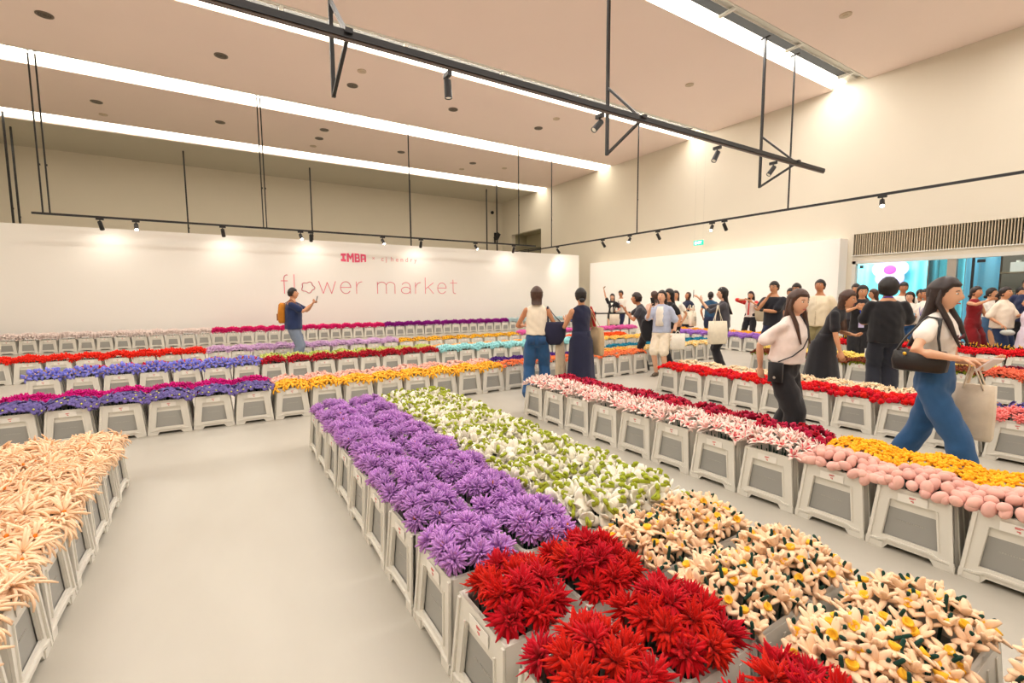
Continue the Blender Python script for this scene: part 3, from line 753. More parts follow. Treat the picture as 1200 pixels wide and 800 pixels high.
# kind: shape, colours, grid of blossoms per bucket (nx, ny), noun for names, words for labels, height, scale
KINDS = {
 'aster':   dict(shape='aster', m=felt('felt_purple', (192, 138, 208), .1, .09), c=m_or, g=(4, 3), noun='aster_flower', say='purple felt aster', z=.43, s2=1.0),
 'peach':   dict(shape='spider', m=felt('felt_peach', (255, 218, 182), .05, .04), c=m_or, g=(4, 3), noun='spider_chrysanthemum', say='peach felt spider chrysanthemum', z=.42, s2=1.0),
 'orangespider': dict(shape='spider', m=felt('felt_orange_spider', (240, 120, 60)), c=m_or, g=(3, 3), noun='spider_chrysanthemum', say='orange felt spider chrysanthemum', z=.42, s2=1),
 'redmum':  dict(shape='mum', m=felt('felt_red', (196, 6, 16), .12, .08), c=m_ye, g=(4, 3), noun='chrysanthemum_flower', say='red felt chrysanthemum', z=.43, s2=1.05),
 'snowdrop': dict(shape='snowdrop', m=felt('felt_white', (244, 238, 222), .03, .03), c=felt('felt_lime', (160, 170, 50)), g=(5, 4), noun='snowdrop_flower', say='white felt snowdrop', z=.44, s2=1.22),
 'daffodil': dict(shape='daffodil', m=felt('felt_cream', (250, 214, 178), .04, .04), c=felt('felt_yolk', (248, 192, 54)), g=(7, 5), noun='daffodil_flower', say='cream felt daffodil', z=.43, s2=1.14),
 'lily':    dict(shape='lily', m=felt('felt_pale_pink', (253, 226, 216), .03, .03), c=felt('felt_coral_stripe', (238, 104, 110)), g=(5, 4), noun='lily_flower', say='pink striped felt lily', z=.43, s2=1.0),
 'egg':     dict(shape='bud', m=felt('felt_dusty_pink', (232, 180, 168), .05, .07), c=None, g=(7, 6), noun='bud_flower', say='dusty pink felt bud', z=.42, s2=1.08),
 'crimson': dict(shape='calla', m=felt('felt_crimson', (182, 22, 58), .15, .12), c=None, g=(5, 4), noun='rolled_flower', say='crimson rolled felt flower', z=.42, s2=1.0),
 'bobble':  dict(shape='bobble', m=felt('felt_golden', (254, 186, 40), .05, .05), c=None, g=(7, 6), noun='blossom_flower', say='golden yellow felt blossom', z=.43, s2=1.1),
 'rose':    dict(shape='rose', m=felt('felt_scarlet', (216, 12, 24), .1, .08), c=None, g=(6, 5), noun='rose_flower', say='scarlet felt rose', z=.41, s2=1.0),
 'cream':   dict(shape='carnation', m=felt('felt_ivory', (246, 220, 184), .05, .05), c=None, g=(5, 4), noun='carnation_flower', say='ivory felt carnation', z=.42, s2=1.05),
 'fluffpink': dict(shape='puff', m=felt('felt_rose_pink', (248, 138, 136), .08, .08), c=None, g=(5, 4), noun='fluffy_flower', say='fluffy rose pink felt flower', z=.41, s2=1.0),
 'violet':  dict(shape='pansy', m=felt('felt_violet_blue', (92, 82, 146), .12, .08), c=m_ye, g=(6, 5), noun='violet_flower', say='violet blue felt flower', z=.42, s2=.9),
 'indigo':  dict(shape='pansy', m=felt('felt_indigo', (104, 92, 152), .12, .1), c=felt('felt_lemon', (226, 220, 110)), g=(6, 5), noun='pansy_flower', say='indigo felt pansy', z=.43, s2=1.15),
 'magenta': dict(shape='puff', m=felt('felt_magenta', (206, 4, 128), .12, .06), c=None, g=(5, 4), noun='ruffled_flower', say='magenta ruffled felt flower', z=.43, s2=1.0),
 'loop':    dict(shape='loop', m=felt('felt_sun_yellow', (255, 190, 60), .07, .05), c=None, g=(5, 4), noun='looped_flower', say='yellow looped felt flower', z=.41, s2=.85),
 'palepink': dict(shape='carnation', m=felt('felt_blush', (250, 196, 182), .06, .05), c=None, g=(5, 4), noun='peony_flower', say='blush pink felt peony', z=.42, s2=1.05),
 'orange':  dict(shape='carnation', m=felt('felt_orange', (250, 136, 84), .1, .08), c=None, g=(6, 4), noun='ruffled_flower', say='orange ruffled felt flower', z=.42, s2=.95),
 'darkpurple': dict(shape='carnation', m=felt('felt_dark_purple', (72, 28, 124), .15, .08), c=None, g=(6, 4), noun='ruffled_flower', say='dark purple felt flower', z=.42, s2=.9),
 'amber':   dict(shape='carnation', m=felt('felt_amber', (252, 186, 84), .08, .05), c=None, g=(5, 4), noun='ruffled_flower', say='amber ruffled felt flower', z=.42, s2=.9),
 'narcissus': dict(shape='daisy', m=felt('felt_butter', (252, 224, 166), .04, .04), c=m_ye, g=(6, 4), noun='narcissus_flower', say='butter yellow felt narcissus', z=.42, s2=1.0),
 'teal':    dict(shape='carnation', m=felt('felt_teal', (30, 138, 170), .15, .08), c=None, g=(6, 4), noun='ruffled_flower', say='teal felt flower', z=.42, s2=.95),
 'iris':    dict(shape='iris', m=felt('felt_iris_blue', (132, 134, 226), .1, .06), c=m_ye, g=(5, 4), noun='iris_flower', say='blue felt iris', z=.44, s2=1.0),
 'poppy':   dict(shape='mum', m=felt('felt_dark_red', (190, 10, 30), .15, .1), c=m_ye, g=(5, 4), noun='dahlia_flower', say='dark red felt dahlia', z=.43, s2=1.0, s=.8),
 'cyan':    dict(shape='puff', m=felt('felt_pale_cyan', (170, 230, 232), .05, .05), c=None, g=(5, 4), noun='fluffy_flower', say='pale cyan fluffy felt flower', z=.43, s2=1.05),
 'lemonrow': dict(shape='daisy', m=felt('felt_lemon_cream', (255, 206, 110), .05, .05), c=m_ye, g=(5, 4), noun='daisy_flower', say='light yellow felt daisy', z=.43, s2=1),
 'redsmall': dict(shape='carnation', m=felt('felt_raspberry', (206, 26, 56), .15, .1), c=M_DARK, g=(5, 4), noun='ruffled_flower', say='raspberry red felt flower', z=.43, s2=.95),
 'greenbud': dict(shape='leafy', m=felt('felt_spring_green', (196, 210, 110), .1, .08), c=felt('felt_lime2', (160, 180, 60)), g=(5, 4), noun='leafy_flower', say='spring green leafy felt stem', z=.45, s2=1),
 'apricot': dict(shape='carnation', m=felt('felt_apricot', (254, 186, 110), .08, .05), c=None, g=(5, 4), noun='ruffled_flower', say='apricot felt flower', z=.42, s2=1),
 'orangered': dict(shape='puff', m=felt('felt_orange_red', (246, 92, 24), .08, .05), c=None, g=(5, 4), noun='ruffled_flower', say='orange red felt flower', z=.46, s2=1),
 'purered': dict(shape='puff', m=felt('felt_pure_red', (234, 18, 16), .1, .06), c=None, g=(5, 4), noun='fluffy_flower', say='bright red fluffy felt flower', z=.43, s2=1),
 'lavender': dict(shape='puff', m=felt('felt_lavender', (220, 182, 222), .05, .05), c=None, g=(5, 4), noun='fluffy_flower', say='pale lavender fluffy felt flower', z=.43, s2=1),
 'sunflower': dict(shape='daisy', m=felt('felt_sunflower', (254, 188, 30), .06, .05), c=felt('felt_black_centre', (40, 24, 14)), g=(6, 4), noun='sunflower', say='small felt sunflower', z=.43, s2=.95),
 'pinkrow': dict(shape='puff', m=felt('felt_orchid', (236, 110, 184), .06, .05), c=None, g=(5, 4), noun='fluffy_flower', say='orchid pink felt flower', z=.45, s2=1),
 'blushlily': dict(shape='lily', m=felt('felt_blush_white', (255, 238, 232), .04, .04), c=felt('felt_coral', (246, 170, 160)), g=(5, 4), noun='lily_flower', say='pale pink felt lily', z=.42, s2=1),
 'hotpink': dict(shape='mum', m=felt('felt_hot_pink', (252, 32, 128), .12, .06), c=m_or, g=(5, 4), noun='dahlia_flower', say='hot pink spiky felt flower', z=.43, s2=1, s=.9),
 'purple2': dict(shape='mum', m=felt('felt_deep_violet', (164, 24, 156), .12, .06), c=m_or, g=(5, 4), noun='dahlia_flower', say='deep violet felt flower', z=.43, s2=1, s=.9),
 'iceblue': dict(shape='puff', m=felt('felt_ice_blue', (206, 228, 232), .04, .04), c=None, g=(5, 4), noun='fluffy_flower', say='ice blue felt flower', z=.43, s2=1),
 'browngreen': dict(shape='leafy', m=felt('felt_russet', (116, 52, 20), .2, .12), c=felt('felt_moss', (138, 146, 40)), g=(7, 5), noun='leafy_flower', say='russet and moss felt stem', z=.42, s2=.85),
 'paleyellow': dict(shape='puff', m=felt('felt_pale_yellow', (254, 226, 122), .05, .05), c=None, g=(6, 4), noun='fluffy_flower', say='pale yellow felt flower', z=.44, s2=.95),
 'coral':   dict(shape='puff', m=felt('felt_coral_red', (232, 110, 84), .1, .06), c=None, g=(5, 4), noun='fluffy_flower', say='coral felt flower', z=.42, s2=1),
 'wine':    dict(shape='carnation', m=felt('felt_wine', (120, 8, 40), .15, .1), c=None, g=(6, 4), noun='ruffled_flower', say='wine red felt flower', z=.43, s2=.9),
 'blackyellow': dict(shape='spike', m=felt('felt_near_black', (44, 26, 24), .1, .1), c=m_ye, g=(6, 4), noun='spiked_flower', say='black yellow-spiked felt flower', z=.44, s2=1),
 'lilac':   dict(shape='puff', m=felt('felt_lilac', (172, 122, 210), .08, .06), c=None, g=(6, 4), noun='fluffy_flower', say='lilac fluffy felt flower', z=.43, s2=1),
 'tangerine': dict(shape='carnation', m=felt('felt_tangerine', (254, 176, 50), .08, .05), c=None, g=(5, 4), noun='ruffled_flower', say='tangerine felt flower', z=.47, s2=1),
}
FM = {}
def variants(kind, lod):
    if (kind, lod) not in FM:
        rnd = random.Random(hash(kind) % 1 + sum(map(ord, kind))+lod)
        L = []
        for v in range((8 if kind == 'daffodil' else 4) if lod == 0 else 2):
            parts = flower_meshes(kind, rnd, lod)
            if lod == 0: L.append([(n, b.mesh(KINDS[kind]['noun'] if i == 0 else n, True)) for i, (n, b) in enumerate(parts)])
            else:
                vs = []; fs = []; ms = []; mats = []
                for n, b in parts:
                    off = len(vs); vs += b.v; fs += [[off+i for i in f] for f in b.f]
                    for k in b.m:
                        mm = b.mats[k]
                        if mm not in mats: mats.append(mm)
                        ms.append(mats.index(mm))
                L.append((np.array(vs), fs, ms, mats))
        FM[(kind, lod)] = L
    return FM[(kind, lod)]
def layout(kind, rnd):
    """placements of blossoms inside one bucket: matrices in bucket space"""
    K = KINDS[kind]; nx, ny = K['g']; out = []
    ext = {'aster': .15, 'peach': .13, 'mum': .14, 'bud': .165, 'bobble': .17}.get(K['shape'], .16)
    for i in range(nx):
        for j in range(ny):
            u = (i+.5)/nx*2-1; v = (j+.5)/ny*2-1
            if (nx > 3) and j % 2: u += .5/nx
            u += rnd.uniform(-.35, .35)/nx; v += rnd.uniform(-.35, .35)/ny
            u = max(-1, min(1, u)); tight = kind in ('redmum', 'daffodil', 'aster')
            x = u*(ext+(.018 if tight else .045)); y = v*(ext+(.0 if tight else .018))
            rr = min(1.2, math.hypot(u, v))
            z = K['z']-.033+(.085 if tight else .06)*(1-rr*rr*.75)+rnd.uniform(-.012, .012)
            tilt = rr*.75+rnd.uniform(-.15, .15)
            if K['shape'] == 'daffodil': tilt = rnd.uniform(.0, 1.1)
            if K['shape'] == 'snowdrop': tilt = rr*.5+rnd.uniform(-.3, .6)
            az = math.atan2(y, x)
            if K['shape'] == 'daffodil': az += rnd.uniform(-2, 2)
            R = Matrix.Rotation(az, 4, 'Z') @ Matrix.Rotation(tilt, 4, 'Y') @ Matrix.Rotation(rnd.uniform(0, 6.28), 4, 'Z')
            s = K['s2']*rnd.uniform(.9, 1.1)
            out.append(Matrix.Translation((x, y, z)) @ R @ Matrix.Scale(s, 4))
            if kind in ('hotpink', 'purple2', 'blushlily', 'iceblue'):
                out[-1] = Matrix.Translation((0, 0, .075)) @ out[-1]; out.append(Matrix.Translation((x*1.02, y*1.02, z+.015)) @ R @ Matrix.Scale(s, 4))
    if K['shape'] == 'bud':   # second, lower ring spilling over the rim
        for k in range(14):
            a = k*2*PI/14+rnd.uniform(-.15, .15)
            cx = max(-1, min(1, 1.35*math.cos(a))); cy = max(-1, min(1, 1.35*math.sin(a)))
            R = Matrix.Rotation(a, 4, 'Z') @ Matrix.Rotation(rnd.uniform(.3, 1.2), 4, 'Y')
            out.append(Matrix.Translation((cx*.175, cy*.155, K['z']-.02+rnd.uniform(-.015, .01))) @ R @ Matrix.Scale(rnd.uniform(.95, 1.1), 4))
    return out
ORD = 'first second third fourth fifth sixth seventh eighth ninth tenth eleventh twelfth thirteenth fourteenth fifteenth'.split()
REST = []          # transforms of the buckets that show least, joined into one
STUFF = []
filler_m = felt('felt_filler', (60, 74, 48))
def fill_mesh():
    b = MB(); rr = random.Random(3)
    for k in range(16):
        x = -.10+.20*(k % 4)/3+rr.uniform(-.015, .015); y = -.1+.2*(k//4)/3+rr.uniform(-.015, .015)
        b.tube([(x*.8, y*.8, .06), (x, y, .38)], .005, M_STEM, 4, cap=False)
    return b.mesh('stems')
FILL = fill_mesh()
n_b = 0
def bucket_row(kind, xs, ys, rz, rowname, fromend, individual=True, flower_ind=False, listed=True):
    """xs, ys: centres of the buckets in order"""
    global n_b
    K = KINDS[kind]; rnd = random.Random(sum(map(ord, kind+rowname)))
    noun = K['say']
    kw = noun.replace(' felt', '').replace('narcissus', 'narcissi').rstrip('i')+('' if 'narciss' not in noun else 'i')
    pl = kw if kw.endswith('i') else kw+'s'
    segV = []
    N = len(xs)
    stuff_v = []; stuff_f = []; stuff_m = []; stuff_mats = []; vo = 0
    for i, (x, y) in enumerate(zip(xs, ys)):
        rzi = rz+rnd.uniform(-.012, .012); ox = x+rnd.uniform(-.004, .004); oy = y+rnd.uniform(-.004, .004)
        W = Matrix.Translation((ox, oy, 0)) @ Matrix.Rotation(rzi, 4, 'Z')
        where = '%s from %s' % (ORD[i], fromend) if N > 1 else 'alone'
        if individual:
            t = empty('flower_bucket', (ox, oy, 0), rzi, 'grey bucket of %s, %s, %s' % (pl, where, rowname), 'bucket', 'buckets of %s, %s' % (pl, rowname))
            for n, me in BP[:-1]: lab = link_mesh(n, me, t)
            link_mesh('print', BP[-1][1], lab)
            link_mesh('stems', FILL, t)
            n_b += 1
        else: REST.append(W)
        lay = layout(kind, rnd)
        if flower_ind:
            V = variants(kind, 0)
            for M4 in lay:
                v = V[rnd.randrange(len(V))]
                o = bpy.data.objects.new(K['noun'], v[0][1]); COL.objects.link(o); o.matrix_world = W @ M4
                o['label'] = '%s in %s bucket from %s, %s' % (noun, ORD[i], fromend, rowname); o['category'] = 'flower'
                o['group'] = '%s in %s bucket from %s, %s' % (pl, ORD[i], fromend, rowname)
                for n, me in v[1:]:
                    c = bpy.data.objects.new(n, me); COL.objects.link(c); c.parent = o
        else:
            V = variants(kind, 1)
            for M4 in lay:
                vs, fs, ms, mats = V[rnd.randrange(len(V))]
                A = np.array(W @ M4 @ Matrix.Scale(1.22, 4))
                stuff_v.append(vs @ A[:3, :3].T + A[:3, 3]); stuff_f += [[vo+q for q in f] for f in fs]; vo += len(vs)
                for mm in mats:
                    if mm not in stuff_mats: stuff_mats.append(mm)
                mp = [stuff_mats.index(mm) for mm in mats]
                stuff_m += [mp[k] for k in ms]
    if stuff_v:
        me = bpy.data.meshes.new(K['noun'])
        me.from_pydata(np.vstack(stuff_v).tolist(), [], stuff_f)
        for mm in stuff_mats: me.materials.append(mm)
        me.polygons.foreach_set('material_index', stuff_m); me.polygons.foreach_set('use_smooth', [True]*len(stuff_f)); me.update()
        o = link_mesh(K['noun'], me)
        tag(o, 'mass of %s filling the buckets, %s' % (pl, rowname), 'flowers', None, 'stuff')
def along_y(kind, X, Ytop, i0, i1, rowname, fromend='far end', rz=-PI/2, **k):
    bucket_row(kind, [X]*(i1-i0+1), [Ytop-PIT*(i+.5) for i in range(i0, i1+1)], rz, rowname, fromend, **k)
def along_x(kind, X0, n, Y, rowname, fromend='left', **k):
    bucket_row(kind, [X0+PIT*(i+.5) for i in range(n)], [Y]*n, 0, rowname, fromend, **k)
F = dict(flower_ind=True)
# centre block
along_y('aster', .866, 4.9, 0, 7, 'centre outer left row', **F)
along_y('aster', 1.218, 4.9, 0, 7, 'centre inner left row', **F)
along_y('redmum', .866, 4.9, 8, 12, 'centre outer left row', **F)
along_y('redmum', 1.218, 4.9, 8, 12, 'centre inner left row', **F)
along_y('snowdrop', 1.570, 4.9, 0, 7, 'centre inner right row', rz=PI/2, **F)
along_y('snowdrop', 1.922, 4.9, 0, 7, 'centre outer right row', rz=PI/2, **F)
along_y('daffodil', 1.570, 4.9, 8, 12, 'centre inner right row', rz=PI/2, **F)
along_y('daffodil', 1.922, 4.9, 8, 12, 'centre outer right row', rz=PI/2, **F)
# left block
along_y('peach', -.866, 4.74, 0, 8, 'left block aisle row', rz=PI/2, **F)
along_y('peach', -1.218, 4.74, 0, 8, 'left block second row', rz=PI/2, **F)
along_y('orangespider', -1.570, 4.74, 0, 4, 'left block third row', rz=PI/2, **F)
# right block
along_y('lily', 3.426, 4.91, 0, 7, 'right block front row', **F)
along_y('egg', 3.426, 4.91, 8, 11, 'right block front row', **F)
along_y('crimson', 3.778, 4.91, 0, 7, 'right block rear row', **F)
along_y('bobble', 3.778, 4.91, 8, 11, 'right block rear row', **F)
# second block to the right
along_y('rose', 6.03, 4.99, 0, 7, 'second right front row', **F)
along_y('fluffpink', 6.03, 4.99, 8, 11, 'second right front row', **F)
along_y('cream', 6.382, 4.99, 0, 7, 'second right rear row', **F)
along_y('violet', 6.382, 4.99, 8, 11, 'second right rear row', **F)
# third block
along_y('browngreen', 9.04, 5.27, 0, 7, 'third right front row')
along_y('coral', 9.04, 5.27, 8, 10, 'third right front row')
along_y('paleyellow', 9.392, 5.27, 0, 7, 'third right rear row', individual=False)
along_y('wine', 9.392, 5.27, 8, 10, 'third right rear row', individual=False)
# fourth block
along_y('lilac', 12.276, 9.9, 0, 7, 'farthest right front row')
along_y('tangerine', 12.628, 9.9, 0, 7, 'farthest right rear row', individual=False)
along_y('purered', 12.276, 5.7, 0, 9, 'farthest right front row')
along_y('blackyellow', 12.628, 5.7, 0, 9, 'farthest right rear row', individual=False)
# cross rows
along_x('indigo', .51-PIT*8, 8, 6.526, 'first cross row', **F)
along_x('loop', .51, 8, 6.526, 'first cross row', **F)
along_x('orange', .51+PIT*8, 8, 6.526, 'first cross row', **F)
along_x('magenta', .51-PIT*8, 8, 6.878, 'first cross rear row', individual=False, **F)
along_x('palepink', .51, 8, 6.878, 'first cross rear row', individual=False, **F)
along_x('darkpurple', .51+PIT*8, 6, 6.878, 'first cross rear row', individual=False)
along_x('amber', .51+PIT*14, 2, 6.878, 'first cross rear row', individual=False)
along_x('narcissus', 7.25, 7, 7.02, 'walkway corner row')
along_x('teal', 7.1, 8, 7.38, 'walkway corner rear row', individual=False)
along_x('iris', -2.37, 7, 9.17, 'second cross row')
along_x('poppy', -2.37+PIT*7, 8, 9.17, 'second cross row')
along_x('cyan', -2.37+PIT*15, 9, 9.17, 'second cross row')
along_x('lemonrow', -2.37+PIT*24, 7, 9.17, 'second cross row')
along_x('redsmall', -2.37+PIT*1, 6, 9.522, 'second cross rear row', individual=False)
along_x('greenbud', -2.37+PIT*7, 8, 9.522, 'second cross rear row', individual=False)
along_x('apricot', -2.37+PIT*15, 9, 9.522, 'second cross rear row', individual=False)
along_x('orangered', -2.37+PIT*24, 5, 9.522, 'second cross rear row', individual=False)
along_x('purered', .0-.275-PIT*9, 9, 11.87, 'third cross row')
along_x('lavender', -.275, 10, 11.87, 'third cross row')
along_x('sunflower', -.275+PIT*10, 9, 11.87, 'third cross row')
along_x('pinkrow', -.275+PIT*19, 12, 11.87, 'third cross row')
along_x('blushlily', -.27-PIT*14, 14, 18.576, 'row by white wall')
along_x('hotpink', -.27, 14, 18.576, 'row by white wall')
along_x('purple2', -.27+PIT*14, 14, 18.576, 'row by white wall')
along_x('iceblue', -.27+PIT*28, 10, 18.576, 'row by white wall')
# the rear buckets that hardly show, as one
vs = []; fs = []; ms = []; mats = []; o_ = 0
src = []
for n, me in BP[:4]:
    nv = len(me.vertices); co = np.empty(nv*3); me.vertices.foreach_get('co', co); co = co.reshape(-1, 3)
    src.append((co, [list(p.vertices) for p in me.polygons], [me.materials[p.material_index] for p in me.polygons]))
for W in REST:
    A = np.array(W)
    for co, pf, pm in src:
        vs.append(co @ A[:3, :3].T+A[:3, 3]); fs += [[o_+q for q in f] for f in pf]; o_ += len(co)
        for mm in pm:
            if mm not in mats: mats.append(mm)
            ms.append(mats.index(mm))
me = bpy.data.meshes.new('flower_buckets'); me.from_pydata(np.vstack(vs).tolist(), [], fs)
for mm in mats: me.materials.append(mm)
me.polygons.foreach_set('material_index', ms); me.update()
tag(link_mesh('flower_buckets', me), 'rear rows of grey plastic buckets mostly hidden behind the front rows', 'buckets', None, 'stuff')
print('individual buckets', n_b, 'rest', len(REST))
# little price sign standing among the pale yellow flowers
t = empty('price_sign', (8.95, 3.28, .34), math.radians(-60), 'small white card sign among the russet flowers', 'sign')
b = MB(); b.box((0, 0, .22), (.14, .006, .14), m_label); b.build('card', t)
b = MB(); b.box((0, .006, .09), (.03, .004, .18), m_label); b.build('stake', t)
b = MB(); b.box((.03, -.004, .18), (.02, .002, .015), m_red); b.box((-.01, -.004, .24), (.07, .002, .006), m_emb); b.box((-.01, -.004, .225), (.06, .002, .005), m_emb); b.build('print', t)
# ------------------------------------------------------------------ people
SKIN = {'light': mat('skin_light', (230, 180, 148), rough=.5, sss=.05), 'tan': mat('skin_tan', (192, 130, 92), rough=.5, sss=.05), 'mid': mat('skin_mid', (214, 156, 118), rough=.5, sss=.05)}
m_eye = mat('eye_white', (240, 236, 230), rough=.2); m_iris = mat('iris_dark', (34, 22, 16), rough=.15); m_lip = mat('lips', (190, 84, 82), rough=.4)
HAIRM = {'black': mat('hair_black', (26, 20, 20), rough=.45, var=.3, scale=30), 'brown': mat('hair_brown', (70, 44, 32), rough=.45, var=.3, scale=30), 'dark': mat('hair_dark', (42, 28, 26), rough=.45, var=.3, scale=30)}
def cloth(name, rgb, var=.06, scale=14): return mat('cloth_'+name, rgb, rough=.85, var=var, scale=scale, sheen=.15, spec=.25, bump=.6, bscale=8)
def remesh(mb, name, vox, smooth=3, fold=0.0):
    me = mb.mesh(name)
    o = bpy.data.objects.new(name, me); COL.objects.link(o)
    md = o.modifiers.new('r', 'REMESH'); md.mode = 'VOXEL'; md.voxel_size = vox; md.use_smooth_shade = True
    s = o.modifiers.new('s', 'SMOOTH'); s.iterations = smooth; s.factor = .5
    dg = bpy.context.evaluated_depsgraph_get()
    out = bpy.data.meshes.new_from_object(o.evaluated_get(dg))
    bpy.data.objects.remove(o, do_unlink=True)
    out.materials.clear(); out.materials.append(mb.mats[0])
    if fold:   # creases hanging down and across the cloth
        n = len(out.vertices); co = np.empty(n*3); out.vertices.foreach_get('co', co); co = co.reshape(-1, 3)
        nm = np.empty(n*3); out.vertices.foreach_get('normal', nm); nm = nm.reshape(-1, 3)
        x, y, z = co.T
        w = np.sin(38*x+22*y+9*z+2*np.sin(11*z))*np.sin(7*z+13*x)+.7*np.sin(46*z+20*x-15*y+2*np.sin(9*x))*np.sin(9*z+3+8*y)
        co = co+nm*(fold*w)[:, None]
        out.vertices.foreach_set('co', co.ravel()); out.update()
    return out
def mesh_arrays(me):
    nv = len(me.vertices); co = np.empty(nv*3); me.vertices.foreach_get('co', co)
    return co.reshape(-1, 3), [list(p.vertices) for p in me.polygons]
def ell_ring(c, hx, hy, n=16, R=None, power=1.0):
    P = []
    for k in range(n):
        a = 2*PI*k/n; x = math.cos(a); y = math.sin(a)
        P.append(Vector((hx*x, hy*y, 0)))
    if R is not None: P = [R @ p for p in P]
    return [p+Vector(c) for p in P]
def ik(S, T, l1, l2, pole):
    S = Vector(S); T = Vector(T); d = T-S; L = min(d.length, (l1+l2)*.995); d.normalize(); T = S+d*L
    a = (l1*l1-l2*l2+L*L)/(2*L); h = math.sqrt(max(0, l1*l1-a*a))
    p = Vector(pole); p = (p-d*p.dot(d)).normalized()
    return S+d*a+p*h, T
def g3(d, c, s): return math.exp(-((d-Vector(c)).length/s)**2)
def headpt(d):
    """radius displaced head, d unit direction, face towards +Y; metres for a 1.65 m person"""
    x, y, z = d
    wx = .073*(1-.22*max(0, -z)**1.4); wy = .092*(1-.10*max(0, -z)); wz = .115
    p = Vector((x*wx, y*wy, z*wz))
    if y > 0:
        p.y += .020*math.exp(-(x/.15)**2-((z+.16)/.16)**2)+.010*math.exp(-(x/.12)**2-((z-.02)/.2)**2)
        p.y -= .009*(math.exp(-((x-.38)/.17)**2-((z-.10)/.13)**2)+math.exp(-((x+.38)/.17)**2-((z-.10)/.13)**2))
        p.y += .006*math.exp(-(x/.28)**2-((z+.52)/.09)**2)+.009*math.exp(-(x/.3)**2-((z+.82)/.16)**2)
        p.y += .004*math.exp(-(x/.5)**2-((z-.28)/.1)**2)
    return p
def sph(nu, nv):
    out = []
    for i in range(nv+1):
        t = PI*i/nv
        out.append([Vector((math.sin(t)*math.cos(2*PI*k/nu), math.sin(t)*math.sin(2*PI*k/nu), -math.cos(t))) for k in range(nu)])
    return out
FIRST_PEOPLE = []
def person(px, depth, face, label, h=1.62, male=False, skin='mid', hair='long', hairc='black', top=None, bottom=None, lean=0.0, head=(0, 0, 0),
           L=None, R=None, Lp=None, Rp=None, stance=.09, step=0.0, shoes=(60, 50, 45), curl=.9, details=True, group=None, z0=0.0, build=1.0, front=False):
    """px: pixel column, depth: distance along the view; face: degrees, 0 towards the viewer, 90 to the right of the picture, 180 away"""
    s = h/1.65
    ray = CR*((px-600)/FPX)+_f
    pos = Vector((ray.x*depth, ray.y*depth, z0))
    tow = Vector((-ray.x, -ray.y, 0)).normalized(); rt = Vector((-tow.y, tow.x, 0))   # rt = to the right of the picture
    fa = math.radians(face); fd = tow*math.cos(fa)+rt*math.sin(fa)
    rz = math.atan2(fd.y, fd.x)-PI/2
    root = empty('person', pos, rz, label, 'person', group)
    det = depth < 9
    vox = .013 if depth < 5 else (.0155 if depth < 9 else .019)
    sk = SKIN[skin]
    hip = Vector((0, 0, .86))
    Rl = Matrix.Rotation(-lean, 3, 'X')
    def up(p): p = Vector(p); return hip+Rl @ (p-hip)
    wsh = (.176 if male else .152)*(.5+.5*build); bw = build
    # torso rings (z, hx, hy, yc)
    if male: T = [(.80, .155, .105, 0), (.90, .158, .108, 0), (1.0, .148, .105, .005), (1.12, .155, .108, .008), (1.24, .168, .112, .008), (1.33, .150, .092, .0), (1.375, .100, .07, -.005), (1.42, .058, .055, -.005)]
    else: T = [(.80, .155, .105, 0), (.88, .158, .108, -.003), (.98, .128, .092, .0), (1.08, .120, .088, .003), (1.2, .140, .108, .01), (1.29, .145, .090, .003), (1.35, .11, .065, -.005), (1.39, .052, .05, -.005)]
    shz = 1.325 if male else 1.30
    neckz = 1.40 if male else 1.37
    HC = up((0, .02, neckz+.145))
    Mh = Matrix.Rotation(-lean, 3, 'X') @ Matrix.Rotation(math.radians(head[0]), 3, 'Z') @ Matrix.Rotation(-math.radians(head[1]), 3, 'X') @ Matrix.Rotation(math.radians(head[2]), 3, 'Y')
    shL = up((-wsh, 0, shz)); shR = up((wsh, 0, shz))
    l1, l2 = .285, .245
    def arm(side, tgt, pole):
        S = shR if side > 0 else shL
        if tgt is None: tgt = (side*(wsh+.06), .02, .84)
        if pole is None: pole = (side*.5, -.8, -.3)
        return (S,)+ik(S, tgt, l1, l2, pole)
    aR = arm(1, R, Rp); aL = arm(-1, L, Lp)
    # legs
    fR = Vector((stance, step/2, .08)); fL = Vector((-stance, -step/2, .08))
    kR, fR = ik((.088, 0, .84), fR, .41, .385, (0.05, 1, 0)); kL, fL = ik((-.088, 0, .84), fL, .41, .385, (-.05, 1, 0))
    hr = Vector((.088, 0, .82)); hl = Vector((-.088, 0, .82))
    # ---- body
    mb = MB()
    def rings(T, inf, z_from=0, z_to=9, flare=0):
        out = []
        for z, hx, hy, yc in T:
            if z < z_from or z > z_to: continue
            c = up((0, yc, z)); Rr = Rl if z > .86 else Matrix.Identity(3)
            out.append(ell_ring(c, (hx*bw+inf), (hy*bw+inf), 16, Rr))
        return out
    mb.loft(rings(T, -.004), sk)
    mb.tube([up((0, -.01, neckz-.08)), up((0, 0, neckz)), HC+Mh @ Vector((0, -.015, -.05))], [.055, .048 if not male else .056, .05], sk, 12)
    for a in (aR, aL):
        S, E, Wr = a
        f = 1.15 if male else 1.0
        mid = S.lerp(E, .35); m2 = E.lerp(Wr, .3)
        mb.tube([S, mid, E, m2, Wr], [.045*f, .041*f, .034*f, .036*f, .023*f], sk, 10)
    for (H0, K, Fo) in ((hr, kR, fR), (hl, kL, fL)):
        mb.tube([H0, H0.lerp(K, .4), K, K.lerp(Fo, .3), Fo], [.083, .075, .055, .054, .036], sk, 12)
        mb.tube([Fo+Vector((0, -.03, -.035)), Fo+Vector((0, .06, -.045)), Fo+Vector((0, .14, -.055))], [.036, .034, .024], sk, 8, .8)
    bm_ = remesh(mb, 'body', vox)
    V, Fc = mesh_arrays(bm_); V = V.tolist()
    out = MB(); out.add(V, Fc, sk)
